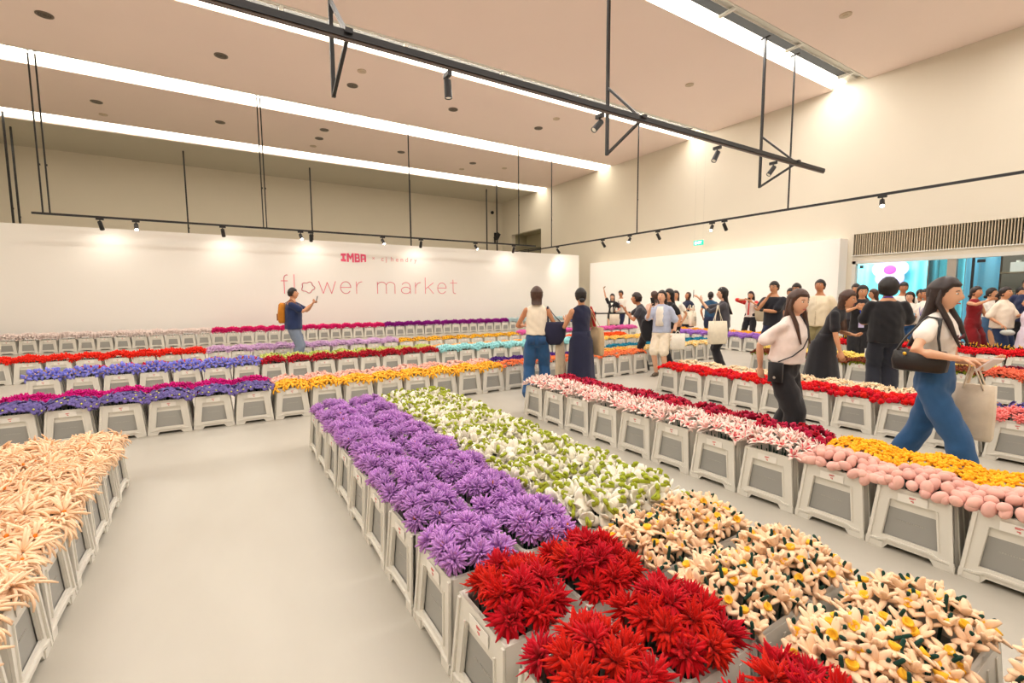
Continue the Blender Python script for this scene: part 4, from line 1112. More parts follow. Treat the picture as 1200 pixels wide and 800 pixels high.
    # head and ears
    nu, nv = (32, 26) if det else (20, 16)
    S = sph(nu, nv)
    vs = []
    for rg in S:
        for d in rg: vs.append(HC+Mh @ headpt(d))
    fs = [(i*nu+k, i*nu+(k+1) % nu, (i+1)*nu+(k+1) % nu, (i+1)*nu+k) for i in range(nv) for k in range(nu)]
    out.add(vs, fs, sk)
    for e in (-1, 1): out.ell(HC+Mh @ Vector((e*.074, -.008, -.012)), (.009, .020, .032), sk, 8, 6, Mh)
    # hands
    def hand(a, side):
        S_, E, Wr = a; d = (Wr-E).normalized()
        n = d.cross(Vector((side, 0, .2))).normalized()      # palm normal
        if abs(d.z) > .8: n = Vector((-side, 0, 0))
        x = d.cross(n).normalized()
        palm_e = Wr+d*.085
        out.tube([Wr-d*.01, Wr+d*.03, Wr+d*.07], [.024, .036, .038], sk, 8, .42, up=tuple(n))
        for i, (o_, ln) in enumerate(((-.027, .062), (-.009, .072), (.009, .068), (.027, .052))):
            p = Wr+d*.078+x*o_; pts = [p]; dd = Vector(d); c = curl*(.9+.1*i)
            for sgm in (.42, .33, .25):
                dd = (dd*math.cos(c*.55)+n*math.sin(c*.55)).normalized(); nn = n
                p = p+dd*ln*sgm; pts.append(p)
            out.tube(pts, [.0085, .008, .0075, .006], sk, 6)
        p = Wr+d*.025-x*.03; t1 = (d*.6-x*.7+n*.5).normalized(); t2 = (d*.9-x*.1+n*.5).normalized()
        out.tube([p, p+t1*.035, p+t1*.035+t2*.03], [.011, .010, .008], sk, 6)
        return Wr+d*.1+n*.03, d, n
    hRi = hand(aR, 1); hLi = hand(aL, -1)
    link_mesh('body', out.mesh('body', True), root)
    # face parts
    if details:
        e = MB()
        for q in (-1, 1):
            c = HC+Mh @ Vector((q*.029, .076, .012)); e.ell(c, (.0135, .008, .0065), m_eye, 8, 6, Mh)
            e.ell(HC+Mh @ Vector((q*.029, .0815, .012)), (.0062, .004, .0062), m_iris, 8, 6, Mh)
        link_mesh('eyes', e.mesh('eyes', True), root)
        e = MB()
        for q in (-1, 1): e.tube([HC+Mh @ Vector((q*.014, .086, .03)), HC+Mh @ Vector((q*.03, .085, .034)), HC+Mh @ Vector((q*.046, .074, .029))], [.0025, .003, .002], HAIRM['black'], 5)
        link_mesh('eyebrows', e.mesh('eyebrows', True), root)
        e = MB(); e.tube([HC+Mh @ Vector((-.02, .083, -.060)), HC+Mh @ Vector((0, .093, -.058)), HC+Mh @ Vector((.02, .083, -.060))], [.003, .006, .003], m_lip, 6, .9)
        link_mesh('lips', e.mesh('lips', True), root)
    # ---- hair
    hm = HAIRM[hairc]; H = MB()
    nu2, nv2 = (40, 30) if det else (26, 20)
    S = sph(nu2, nv2); vs = []
    low = {'short': -.05, 'bob': -.62, 'long': -.5, 'bun': -.3, 'ponytail': -.3, 'curly': -.15, 'scarf': -.9, 'bushy': -.3}[hair]
    thick = {'short': .014, 'bob': .02, 'long': .018, 'bun': .012, 'ponytail': .012, 'curly': .024, 'scarf': .014, 'bushy': .042}[hair]
    for rg in S:
        for d in rg:
            p = headpt(d); x, y, z = d
            # the hairline: forehead above .42, temples, nape
            line = .48 if y > .55 else (.48-(.55-y)*1.6 if y > 0 else -.4+low*.6)
            if y > 0 and y <= .55: line = max(line, low if hair in ('bob', 'long', 'scarf') else -.1)
            if hair in ('short', 'bushy', 'curly') and y > .55: line = .40
            k = (z-line)/.10
            k = max(0, min(1, k))
            o = -.006+(thick+.006)*k*k*(3-2*k)
            o += .0015*math.sin(40*math.atan2(x, y)+6*z) * k
            if hair in ('curly', 'bushy'): o += .005*math.sin(23*x+5)*math.sin(21*z+1)*math.sin(19*y)*k*2
            if z > .3 and y < .5: o += .006*k
            vs.append(HC+Mh @ (p+d*o))
    fs = [(i*nu2+k, i*nu2+(k+1) % nu2, (i+1)*nu2+(k+1) % nu2, (i+1)*nu2+k) for i in range(nv2) for k in range(nu2)]
    H.add(vs, fs, hm if hair != 'scarf' else cloth('scarf_dark', (40, 34, 44)))
    def fall(zend, w0, w1, dpt, yb=-.07, sway=0):
        rg = []; n = 26; N = 9
        for i in range(N):
            t = i/(N-1)
            ctr = HC+Mh @ Vector((0, -.035-.02*t, .04-.16*min(1, t*1.6)))
            if t > .45:
                base = HC+Mh @ Vector((0, -.05, -.12)); u = (t-.45)/.55
                endp = up((sway, yb-.07, zend)) if lean < .25 else HC+Vector((sway, -.02, -.42)); ctr = base.lerp(endp, u)
            w = w0+(w1-w0)*t; dp = dpt*(1-.45*t)
            rg.append([ctr+(Mh if t < .5 else Rl) @ Vector((w*math.cos(a)*(1+.03*math.sin(9*a+i)), dp*math.sin(a)*(1+.12*math.sin(11*a)), 0)) for a in [2*PI*k/n for k in range(n)]])
        H.loft(rg, hm, True)
    if hair == 'long':
        fall(1.12, .082, .095, .06)
        for q in (-1, 1) if front else ():
            H.tube([HC+Mh @ Vector((q*.07, .0, .05)), HC+Mh @ Vector((q*.086, -.004, -.06)), up((q*.088, .085, neckz-.06)), up((q*.082, .15, 1.14))], [.02, .027, .028, .010], hm, 8, .7)
    if hair == 'bob': fall(neckz+.005, .084, .07, .07, .0)
    if hair in ('bun',): H.ell(HC+Mh @ Vector((0, -.10, -.075)), (.045, .035, .035), hm, 12, 8)
    if hair == 'ponytail':
        H.tube([HC+Mh @ Vector((0, -.10, .0)), HC+Mh @ Vector((0, -.135, -.06)), up((0, -.10, neckz-.08)), up((0, -.09, neckz-.2))], [.022, .03, .026, .008], hm, 10)
    if hair == 'scarf':
        fall(1.16, .085, .12, .08, -.03)
    link_mesh('headscarf' if hair == 'scarf' else 'hair', H.mesh('hair', True), root)
    # ---- top
    tp = dict(top or {}); tm = cloth(*tp.get('c', ('white', (238, 232, 222))))
    sl = tp.get('sleeve', .55); hem = tp.get('hem', .86); inf = tp.get('inf', .014)
    mb = MB()
    TT = [r_ for r_ in T if r_[0] >= hem-.001 and r_[0] <= 1.40]
    if tp.get('loose', 0) and TT:
        TT = [(z, max(hx, .148+.01*(1.2-z)), max(hy, .112), yc) if z < 1.25 else (z, hx, hy, yc) for z, hx, hy, yc in TT]
    if hem < TT[0][0]-.01: TT = [(hem, TT[0][1]+.008, TT[0][2]+.008, 0)]+TT
    ea = lambda z: .008+(inf-.008)*max(0, min(1, (1.34-z)/.22))
    mb.loft([ell_ring(up((0, yc, z)), hx*(bw if z < 1.3 else 1)+ea(z), hy*bw+ea(z), 16, Rl) for z, hx, hy, yc in TT], tm)
    if sl > 0:
        for a in (aR, aL):
            S_, E, Wr = a; f = 1.15 if male else 1
            if sl <= 1: end = S_.lerp(E, sl*.98); pts = [S_+Vector((0, 0, -.004)), S_.lerp(end, .5), end]; rad = [.056*f, .060*f, .058*f+.007]
            else: end = E.lerp(Wr, sl-1); pts = [S_, S_.lerp(E, .5), E, end]; rad = [.054*f, .052*f, .046*f, .038*f]
            mb.tube(pts, rad, tm, 12)
    else:
        for q in (1, -1): mb.ell(up((q*(wsh-.045), 0, shz)), (.045, .05, .045), tm, 10, 7)
    bt = dict(bottom or {}); kind = bt.get('kind', 'trousers')
    link_mesh('dress' if kind == 'dress' else ('shirt' if tp.get('name') is None else tp['name']), remesh(mb, 'shirt', vox, 3, .0045), root)
    # collar ring
    c = MB(); c.loft([ell_ring(up((0, -.004, neckz-.022)), .06*(1.1 if male else 1), .058, 14, Rl), ell_ring(up((0, -.002, neckz-.002)), .054*(1.1 if male else 1), .053, 14, Rl),
                      ell_ring(up((0, -.002, neckz-.002)), .05*(1.1 if male else 1), .049, 14, Rl)], cloth(*tp.get('collar', tp.get('c', ('white', (238, 232, 222))))), False)
    link_mesh('collar', c.mesh('collar', True), root)
    # ---- lower garment
    bmname = cloth(*bt.get('c', ('denim', (46, 84, 128))))
    if kind in ('trousers', 'shorts'):
        mb = MB(); w = bt.get('w', 1.0)
        mb.loft([ell_ring((0, 0, .745), .11, .08), ell_ring((0, 0, .80), .165*bw, .115), ell_ring((0, 0, .88), .170*bw, .118), ell_ring(up((0, 0, .97)), .142*bw+.01, .105, 16, Rl), ell_ring(up((0, 0, 1.0+bt.get('rise', 0))), .13*bw+.01, .1, 16, Rl)], bmname)
        for (H0, K, Fo) in ((hr, kR, fR), (hl, kL, fL)):
            if kind == 'shorts': e = H0.lerp(K, .93); mb.tube([H0, H0.lerp(e, .5), e], [.094, .096, .098], bmname, 14)
            else: mb.tube([H0, H0.lerp(K, .5), K, K.lerp(Fo, .5), Fo+Vector((0, -.01, -.03))], [.090*bw, .080*w, .068*w, .068*w, .070*w], bmname, 14)
        link_mesh('trousers' if kind == 'trousers' else 'shorts', remesh(mb, 'trousers', vox, 2, .005), root)
        if bt.get('belt'):
            c = MB(); c.loft([ell_ring(up((0, 0, .965)), .157*bw, .12, 20, Rl), ell_ring(up((0, 0, .995)), .155*bw, .119, 20, Rl)], m_black, True); c.box(up((0, .12, .98)), (.035, .01, .032), m_steel)
            link_mesh('belt', c.mesh('belt', True), root)
    else:
        ze = bt.get('hem', .25); fl = bt.get('flare', .1)
        n = 48; rg = []
        zs = [1.0, .94, .86, .75, .6, .45, .3]
        zs = [z for z in zs if z > ze+.02]+[ze]
        for z in zs:
            t = max(0, (.95-z)/.9); hx = (.168 if z < .93 else .14)*bw+fl*t+.008; hy = (.135 if z < .93 else .108)+fl*t*.8
            cc = up((0, 0, z)) if z > .86 else Vector((0, -lean*.05, z))
            rg.append([Vector(cc)+Vector((hx*math.cos(a)*(1+.05*t*math.sin(9*a)), hy*math.sin(a)*(1+.05*t*math.sin(9*a+1)), 0)) for a in [2*PI*k/n for k in range(n)]])
        rg = rg[::-1]
        b = MB(); b.loft(rg, bmname, True); link_mesh('skirt' if kind != 'dress' else 'dress_skirt', b.mesh('skirt', True), root)
    # ---- shoes
    sm = mat('shoe_%d_%d_%d' % shoes, shoes, rough=.6)
    b = MB()
    for Fo in (fR, fL):
        b = MB(); b.tube([Fo+Vector((0, -.045, -.04)), Fo+Vector((0, .05, -.045)), Fo+Vector((0, .14, -.055))], [.045, .042, .034], sm, 10, .85); b.box(Fo+Vector((0, .045, -.074)), (.085, .26, .014), sm)
        link_mesh('shoe', b.mesh('shoe', True), root)
    for ch in root.children: ch.scale = (s, s, s)
    Mw = Matrix.Translation(pos) @ Matrix.Rotation(rz, 4, 'Z') @ Matrix.Scale(s, 4)
    return dict(root=root, M=Mw, hR=hRi, hL=hLi, up=up, HC=HC, Mh=Mh, shL=shL, shR=shR, s=s, aR=aR, aL=aL)
def part(P, b, name, smooth=True):
    o = link_mesh(name, b.mesh(name, smooth), P['root']); o.scale = (P['s'],)*3; return o
def prop(P, b, name, label, cat, group=None, smooth=False):
    """a held thing: built in the person's space, linked as its own object"""
    vs = [P['M'] @ Vector(v) for v in b.v]; b.v = [tuple(v) for v in vs]
    o = b.build(name, None, smooth, True)
    return tag(o, label, cat, group)
def prop_parts(P, parts, name, label, cat, group=None):
    allv = np.array([tuple(P['M'] @ Vector(v)) for _, b in parts for v in b.v])
    c = Vector(((allv[:, 0].min()+allv[:, 0].max())/2, (allv[:, 1].min()+allv[:, 1].max())/2, allv[:, 2].min()))
    t = empty(name, c, 0, label, cat, group)
    for n, b in parts:
        b.v = [tuple((P['M'] @ Vector(v))-c) for v in b.v]
        link_mesh(n, b.mesh(n, n in ('bag_body', 'strap', 'handle')), t)
    return t
m_phone = mat('phone_black', (22, 22, 26), rough=.2); m_screen = mat('phone_screen', (60, 70, 100), rough=.1, emit=.6)
def phone(P, side, label, white=False, rot=None, off=(0, 0, 0)):
    c, d, n = P['hR'] if side > 0 else P['hL']
    c = c+Vector(off)
    yy = (P['HC']-c).normalized(); zz = Vector((0, 0, 1)); zz = (zz-yy*zz.dot(yy)).normalized(); xx = zz.cross(yy)
    R = Matrix((xx, yy, zz)).transposed()
    if rot: R = R @ Matrix.Rotation(rot, 3, 'Y')
    b = MB(); b.box(c, (.075, .009, .155), m_phone if not white else mat('phone_white', (226, 214, 214), rough=.3), R)
    b2 = MB(); b2.box(c+R @ Vector((0, .0055, 0)), (.068, .002, .145), m_screen, R)
    return prop_parts(P, [('case', b), ('screen', b2)], 'phone', label, 'phone')
m_canvas = cloth('canvas', (236, 226, 204))
def tote(P, c, label, size=(.34, .36), m=None, yaw=0, strap_to=None, name='tote_bag', print_=True, handle=.24):
    m = m or m_canvas; w, hh = size; c = Vector(c)
    Rz = Matrix.Rotation(yaw, 3, 'Z')
    b = MB(); rg = []
    for z, hx, hy in ((0, w*.46, .03), (.03, w*.49, .045), (hh*.5, w*.5, .05), (hh, w*.48, .03)):
        rg.append([c+Rz @ (Vector((hx*max(-1, min(1, 1.25*math.cos(a))), hy*max(-1, min(1, 1.25*math.sin(a)))*(1+.1*math.sin(5*a+z*9)), z-hh))) for a in [2*PI*k/20 for k in range(20)]])
    b.loft(rg, m, True)
    hb = MB()
    for q in (-1, 1):
        a = c+Rz @ Vector((-w*.24, q*.03, -.03)); d_ = c+Rz @ Vector((w*.24, q*.03, -.03))
        top_ = c+Rz @ Vector((0, q*.01, handle)) if strap_to is None else Vector(strap_to)+Vector((0, q*.012, 0))
        hb.tube([a, a.lerp(top_, .75), top_, d_.lerp(top_, .75), d_], .012, m, 6, .4)
    parts = [('bag_body', b), ('handle', hb)]
    if print_:
        p = MB()
        for i in range(5):
            for q in (-1, 1): p.box(c+Rz @ Vector((0, q*.052, -hh*.3-.03*i)), (w*(.42 if i % 2 else .3), .003, .010), mat('tote_print', (96, 92, 90)))
        parts.append(('print', p))
    return prop_parts(P, parts, name, label, 'bag')
def shoulder_bag(P, c, strap_to, label, m, w=.34, hh=.3, yaw=PI/2, depth=.06, taper=.5, name='shoulder_bag'):
    c = Vector(c); Rz = Matrix.Rotation(yaw, 3, 'Z'); b = MB(); rg = []
    for t in (0, .12, .35, .65, .9, 1):
        k = math.sin(PI*(.25+.6*(1-t)))  # full low, narrow at the top
        ww = w*.5*(taper+(1-taper)*k)*(.8 if t == 0 else 1)
        rg.append([c+Rz @ Vector((ww*math.cos(a), depth*k*math.sin(a)*(1+.08*math.sin(7*a+5*t)), -hh+hh*t)) for a in [2*PI*q/20 for q in range(20)]])
    b.loft(rg, m, True)
    s_ = MB(); S = Vector(strap_to)
    a = c+Rz @ Vector((-w*.3, 0, -.02)); d_ = c+Rz @ Vector((w*.3, 0, -.02))
    s_.tube([a, a.lerp(S, .6), S+Vector((0, -.04, .03)), S+Vector((0, .04, .03)), d_.lerp(S, .6), d_], .013, m, 6, .5)
    return prop_parts(P, [('bag_body', b), ('strap', s_)], name, label, 'bag')
def lanyard(P, rgb, card=(230, 230, 230), z=1.05):
    b = MB(); u = P['up']; m = cloth('lanyard_%d_%d_%d' % rgb, rgb)
    b.tube([u((-.055, -.03, 1.375)), u((-.06, .06, 1.33)), u((-.03, .135, 1.2)), u((0, .145, z))], .006, m, 5); b.tube([u((.055, -.03, 1.375)), u((.06, .06, 1.33)), u((.03, .135, 1.2)), u((0, .145, z))], .006, m, 5)
    b.tube([u((-.055, -.03, 1.375)), u((0, -.07, 1.39)), u((.055, -.03, 1.375))], .006, m, 5)
    part(P, b, 'lanyard'); b = MB(); b.box(u((0, .15, z-.06)), (.085, .006, .12), mat('badge_%d_%d_%d' % card, card, rough=.4)); part(P, b, 'badge', False)
BLK = ('black', (30, 29, 34)); NAVY = ('navy', (32, 40, 74)); WHT = ('white_tee', (244, 238, 228)); DEN = ('denim', (44, 88, 136)); DDEN = ('dark_denim', (38, 56, 92)); GRY = ('charcoal', (66, 66, 74))

# man photographing before the white wall
P = person(345, 10.3, 78, 'man in navy polo photographing before the flower market lettering', 1.72, True, 'mid', 'short', 'black', dict(c=('navy_polo', (34, 50, 92)), hem=.80, sleeve=.75, loose=1, inf=.03), dict(c=('grey_trousers', (122, 134, 154)), w=1.25), head=(0, -8, 0),
           R=(.06, .38, 1.32), L=(-.05, .38, 1.32), Rp=(.6, 0, -1), Lp=(-.6, 0, -1), build=1.25)
phone(P, 1, 'black phone held up by the man in the navy polo', off=(-.02, .02, .06))
u = P['up']; b = MB(); mo = cloth('ochre_backpack', (208, 132, 34)); n = 16
b.loft([[u((0, -.2, z))+Vector((hx*max(-1, min(1, 1.2*math.cos(a))), hy*max(-1, min(1, 1.2*math.sin(a))), 0)) for a in [2*PI*k/n for k in range(n)]] for z, hx, hy in ((.93, .11, .05), (.96, .14, .075), (1.15, .145, .08), (1.32, .12, .06), (1.36, .08, .03))], mo, True)
st = MB(); mst = cloth('brown_strap', (150, 92, 50))
for q in (-1, 1): st.tube([u((q*.09, -.14, 1.34)), u((q*.1, .0, 1.43)), u((q*.115, .13, 1.3)), u((q*.13, .12, 1.1)), u((q*.16, -.06, 1.0))], .019, mst, 6, .4)
pk = MB(); pk.box(u((0, -.285, 1.06)), (.17, .03, .14), mst)
prop_parts(P, [('bag_body', b), ('strap', st), ('pocket', pk)], 'backpack', 'ochre backpack on the man in the navy polo', 'backpack')

# two women seen from behind
P = person(629, 7.0, 180, 'woman in cream sleeveless top and wide blue jeans seen from behind', 1.66, False, 'tan', 'bob', 'brown', dict(c=('cream_knit', (240, 228, 208)), sleeve=0, hem=.93, loose=1), dict(c=DEN, w=1.3, belt=1), stance=.13, step=.1,
           R=(.20, .22, 1.03), L=(-.2, .24, 1.05), details=False)
b = MB()
for q in (-1, 1):
    b.box((q*.08, -.122, .85), (.11, .012, .12), cloth('denim_pocket', (36, 76, 122)))
part(P, b, 'back_pocket')
shoulder_bag(P, (.27, .0, 1.12), P['shR']+Vector((.01, 0, .02)), 'navy slouchy shoulder bag of the woman in the cream top', cloth('navy_bag', (38, 38, 66)), .36, .34, .35, .09, .25)
P = person(681, 6.9, -150, 'woman in long navy sleeveless dress with low dark ponytail', 1.64, False, 'mid', 'bun', 'black', dict(c=('navy_dress', (34, 38, 66)), sleeve=0, hem=.86), dict(kind='dress', c=('navy_dress', (34, 38, 66)), hem=.12, flare=.06),
           R=(.1, .30, 1.16), L=(-.1, .3, 1.14), head=(-20, 8, 0))
phone(P, 1, 'dark phone held by the woman in the navy dress')
tote(P, (.26, -.02, 1.05), 'tan canvas bag hanging behind the woman in the navy dress', (.3, .42), cloth('tan_canvas', (196, 170, 132)), yaw=PI/2, strap_to=P['shR']+Vector((0, 0, .03)), print_=False)
b = MB(); b.tube([P['shR']+Vector((.0, -.02, .05)), P['shR']+Vector((.05, .0, -.06)), P['shR']+Vector((.06, -.02, -.22))], [.02, .035, .03], cloth('red_strap', (206, 40, 40)), 8, .5); prop(P, b, 'folded_scarf', 'bright red folded scarf over the shoulder of the woman in navy', 'scarf', None, True)
b = MB()
for k, x in enumerate((.20, .27)): b.tube([(-x, .25, .98), (-x-.01, .2, .6), (-x-.02, .16, .2)], [.03, .05, .06], cloth('beige_scarf', (206, 190, 164)), 10, .4)
prop(P, b, 'hanging_coat', 'beige folded coat hanging from the arm beside the navy dress', 'coat', None, True)

# woman in shorts and shirt, and the group behind her
P = person(775, 8.75, -22, 'woman in pale blue open shirt and white shorts with phone at chin', 1.62, False, 'light', 'long', 'black', dict(c=('pale_blue_shirt', (186, 196, 220)), sleeve=.85, hem=.84, loose=1, inf=.02), dict(kind='shorts', c=('ivory_shorts', (240, 228, 206)), belt=1),
           R=(.14, .22, 1.30), L=(-.26, .05, .82), Rp=(.4, 0, -1), head=(0, -10, 0), shoes=(96, 84, 70))
u = P['up']; b = MB(); b.loft([ell_ring(u((0, .074, z)), hx, .078, 14) for z, hx in ((.97, .095), (1.1, .09), (1.22, .09), (1.34, .05))], cloth(*WHT)); part(P, b, 'white_top')
b = MB(); b.tube([P['aL'][2]+Vector((-.0, 0, .02)), P['aL'][2]+Vector((-.0, 0, .045))], .03, m_black, 10); b.box(P['aL'][2]+Vector((-.035, .0, .03)), (.01, .035, .035), m_phone); prop(P, b, 'wrist_watch', 'black watch on the wrist of the woman in the blue shirt', 'watch')
phone(P, 1, 'phone held at the chin by the woman in the blue shirt', off=(0, .03, .04))
shoulder_bag(P, (.24, -.02, 1.08), P['shR'], 'black crescent bag on the woman in the pale blue shirt', cloth(*BLK), .36, .42, .5, .08, .3)
tote(P, (-.33, .05, .84), 'white paper bag carried low beside the white shorts', (.26, .3), cloth('paper_white', (240, 234, 220)), yaw=.4, print_=False, handle=.06)
P = person(757, 9.6, -88, 'person with dark curly hair looking at a phone, in profile', 1.62, False, 'tan', 'curly', 'dark', dict(c=GRY, sleeve=.6, loose=1), dict(c=BLK), lean=.3, R=(.05, .46, 1.28), L=(-.05, .40, 1.2), head=(0, -22, 0))
phone(P, 1, 'dark phone held out by the curly haired person', off=(0, .03, .03))
P = person(784, 9.5, -60, 'woman with very long black hair behind the one in the blue shirt', 1.66, False, 'mid', 'long', 'black', dict(c=BLK, loose=1), dict(c=BLK))
P = person(766, 11.6, 200, 'brown haired woman half hidden behind the curly head', 1.64, False, 'light', 'bob', 'brown', dict(c=('blush_top', (222, 186, 170))), dict(c=DDEN), head=(30, 0, 0))
P = person(791, 12.0, -40, 'dark haired woman in white tee behind the blue shirt', 1.66, False, 'mid', 'long', 'dark', dict(c=WHT, loose=1), dict(c=BLK), head=(30, -10, 0))
P = person(805, 15.5, -50, 'woman in navy tee with long curls looking down at her phone', 1.66, False, 'tan', 'long', 'brown', dict(c=('navy_tee', (36, 44, 70))), dict(kind='skirt', c=('navy_tee', (36, 44, 70)), hem=.5), R=(.03, .3, 1.22), L=(-.18, .2, 1.1), head=(0, -25, 0))
phone(P, 1, 'small dark phone of the woman in the navy tee')
tote(P, (-.2, .16, 1.02), 'printed canvas tote of the woman in the navy tee', (.36, .42), yaw=.3, strap_to=P['shL'])
P = person(831, 14.6, 170, 'person in blue tee with a bun seen from behind', 1.66, False, 'tan', 'bun', 'black', dict(c=('teal_tee', (44, 84, 118)), loose=1), dict(c=DDEN, w=1.2), details=False)
tote(P, (-.5, .0, .98), 'pale tote hanging between the two far shoppers in blue', (.3, .42), yaw=1.2)
P = person(846, 9.3, -82, 'woman in charcoal top and black trousers raising her phone', 1.68, False, 'light', 'long', 'black', dict(c=('charcoal_top', (72, 70, 78)), sleeve=1.3, loose=1, inf=.025), dict(c=('black_trousers', (36, 34, 40)), w=1.2), R=(.05, .43, 1.42), L=(-.05, .38, 1.36), Rp=(.3, 0, -1), Lp=(-.3, 0, -1))
phone(P, 1, 'phone raised by the woman in the charcoal top', off=(0, .03, .05))
tote(P, (-.27, .12, 1.0), 'large cream tote on the arm of the woman in charcoal', (.38, .44), yaw=PI/2+.5, strap_to=(-.22, .12, 1.30), print_=False)
b = MB(); b.tube([P['HC']+P['Mh'] @ Vector((-.08, .02, .02)), P['HC']+P['Mh'] @ Vector((-.05, .03, .12)), P['HC']+P['Mh'] @ Vector((.05, .03, .12)), P['HC']+P['Mh'] @ Vector((.08, .02, .02))], .006, mat('band_silver', (210, 206, 200), rough=.3), 6); part(P, b, 'hair_band')

# far pair taking a selfie by the belt barrier
P = person(717, 17.5, -10, 'woman in black jacket raising her arm for a selfie', 1.64, False, 'light', 'long', 'black', dict(c=BLK, sleeve=.6), dict(kind='skirt', c=BLK, hem=.12, flare=.02), R=(.30, .15, 1.82), Rp=(1, 0, 0), L=(-.2, .2, 1.0))
phone(P, 1, 'phone held high by the far woman in black', rot=PI/2)
b = MB(); b.loft([ell_ring(P['up']((0, .05, z)), .06, .075, 12) for z in (.95, 1.1, 1.3)], cloth(*WHT)); part(P, b, 'white_top')
tote(P, (-.12, .2, .92), 'cream tote on the arm of the far selfie woman', (.36, .42), yaw=.2, print_=False)
P = person(727, 17.9, -30, 'man in white shirt with lanyard beside the selfie woman', 1.74, True, 'tan', 'short', 'black', dict(c=WHT, sleeve=.8), dict(c=NAVY), R=(-.05, .25, 1.12), L=(.05, .28, 1.2))
lanyard(P, (120, 100, 190), (224, 60, 110))
bar = empty('belt_barrier', (11.9, 12.3, 0), 0, 'black retractable belt barrier in front of the side partition', 'barrier')
def gp(px, d): r_ = CR*((px-600)/FPX)+_f; return Vector((r_.x*d, r_.y*d, 0))
A, B = gp(697, 16.9), gp(737, 16.9); o0 = Vector((11.9, 12.3, 0))
for q in (A, B):
    b = MB(); b.cyl(q-o0, .16, .02, m_black, 20); b.cyl(q-o0+Vector((0, 0, .02)), .03, .95, m_black, 12); b.cyl(q-o0+Vector((0, 0, .88)), .04, .1, m_black, 12); b.build('post', bar, True)
b = MB(); b.bar(A-o0+Vector((0, 0, .92)), B-o0+Vector((0, 0, .92)), .006, .05, m_black); b.build('belt', bar)

# people right of the middle
P = person(878, 14.2, -20, 'woman in dark headscarf with red sleeves and black trousers', 1.66, False, 'mid', 'scarf', 'black', dict(c=('white_red', (238, 226, 220)), sleeve=.5), dict(c=BLK, w=1.2), R=(.08, .26, 1.4), L=(-.12, .24, 1.32), stance=.14)
b = MB()
for a in (P['aR'], P['aL']): b.tube([a[0], a[0].lerp(a[1], .5), a[1]], [.066, .066, .062], cloth('red_sleeve', (206, 44, 40)), 10)
b.tube([P['up']((0, .12, 1.36)), P['up']((0, .15, 1.2)), P['up']((.01, .15, .95))], [.02, .018, .024], cloth('red_sleeve', (206, 44, 40)), 8, .4); part(P, b, 'red_trim')
phone(P, -1, 'phone held by the woman in the dark headscarf')
shoulder_bag(P, (-.3, .05, 1.15), P['shL'], 'beige shoulder bag beside the woman with red sleeves', cloth('beige_bag', (190, 178, 152)), .3, .4, .3, .1, .4)
P = person(905, 9.8, -28, 'man in black tee with glasses resting chin on hand', 1.78, True, 'mid', 'short', 'black', dict(c=('black_tee', (34, 36, 46)), sleeve=.8, hem=.82, loose=1, inf=.025), dict(c=('navy_trousers', (38, 44, 74)), w=1.15), R=(.02, .20, 1.36), L=(.12, .24, 1.12), Rp=(.6, .3, -1), Lp=(-.6, .2, -1), head=(0, -5, 0), step=.2)
def glasses(P):
    b = MB(); M_ = P['Mh']; c = P['HC']
    for q in (-1, 1):
        b.tube([c+M_ @ Vector((q*.03+.021*math.cos(t), .093, .012+.016*math.sin(t))) for t in [2*PI*k/12 for k in range(13)]], .0022, m_black, 5, cap=False)
        b.tube([c+M_ @ Vector((q*.05, .092, .015)), c+M_ @ Vector((q*.076, .0, .012))], .002, m_black, 5)
    part(P, b, 'glasses')
glasses(P)
b = MB(); b.tube([P['aL'][2]+Vector((-.03, -.01, 0)), P['aL'][2]+Vector((-.005, 0, 0))], .032, m_black, 10); prop(P, b, 'wrist_watch', 'dark watch on the wrist of the man with chin on hand', 'watch')
P = person(931, 10.6, -25, 'man with glasses and dark tee behind the woman in white', 1.76, True, 'tan', 'short', 'black', dict(c=GRY, sleeve=.7), dict(c=BLK)); glasses(P)
P = person(924, 12.0, -10, 'person mostly hidden behind the man with glasses', 1.68, True, 'tan', 'short', 'black', dict(c=BLK), dict(c=BLK))
P = person(958, 9.5, -22, 'man in cream short sleeved shirt and olive trousers looking down', 1.80, True, 'tan', 'short', 'black', dict(c=('cream_shirt', (236, 222, 196)), sleeve=.8, hem=.80, loose=1, inf=.03), dict(c=('olive', (132, 122, 86)), w=1.3), head=(0, -14, 0))
b = MB()
for k in range(5): b.ell(P['up']((0, .15, 1.28-.09*k)), (.007, .005, .007), m_canvas, 6, 4)
b.bar(P['up']((0, .142, 1.36)), P['up']((0, .148, .84)), .012, .006, cloth('cream_placket', (222, 206, 178))); part(P, b, 'buttons')
# walking woman in white, cross body bag
P = person(921, 4.35, 62, 'woman in white blouse and black trousers with crossbody bag', 1.56, False, 'light', 'long', 'brown', dict(c=('white_blouse', (246, 232, 226)), sleeve=.8, hem=.93, loose=1, inf=.035), dict(c=('black_wide', (32, 30, 34)), w=1.45), lean=.12, step=.28, R=(.15, -.16, .86), L=(-.18, -.02, .86), head=(-15, -2, 0), front=True)
u = P['up']; b = MB(); b.tube([u((-.05, -.08, 1.37)), u((-.085, .03, 1.40)), u((-.03, .13, 1.3)), u((.0, .168, 1.2)), u((.07, .172, 1.1)), u((.15, .13, 1.02)), u((.21, .04, .95))], .006, m_black, 6)
b2 = MB(); b2.box((.215, .03, .84), (.035, .13, .19), cloth('black_leather', (26, 25, 28))); b2.ell((.236, .03, .79), (.006, .014, .014), m_steel, 8, 6)
prop_parts(P, [('strap', b), ('bag_body', b2)], 'crossbody_bag', 'small black crossbody bag of the woman in the white blouse', 'bag')
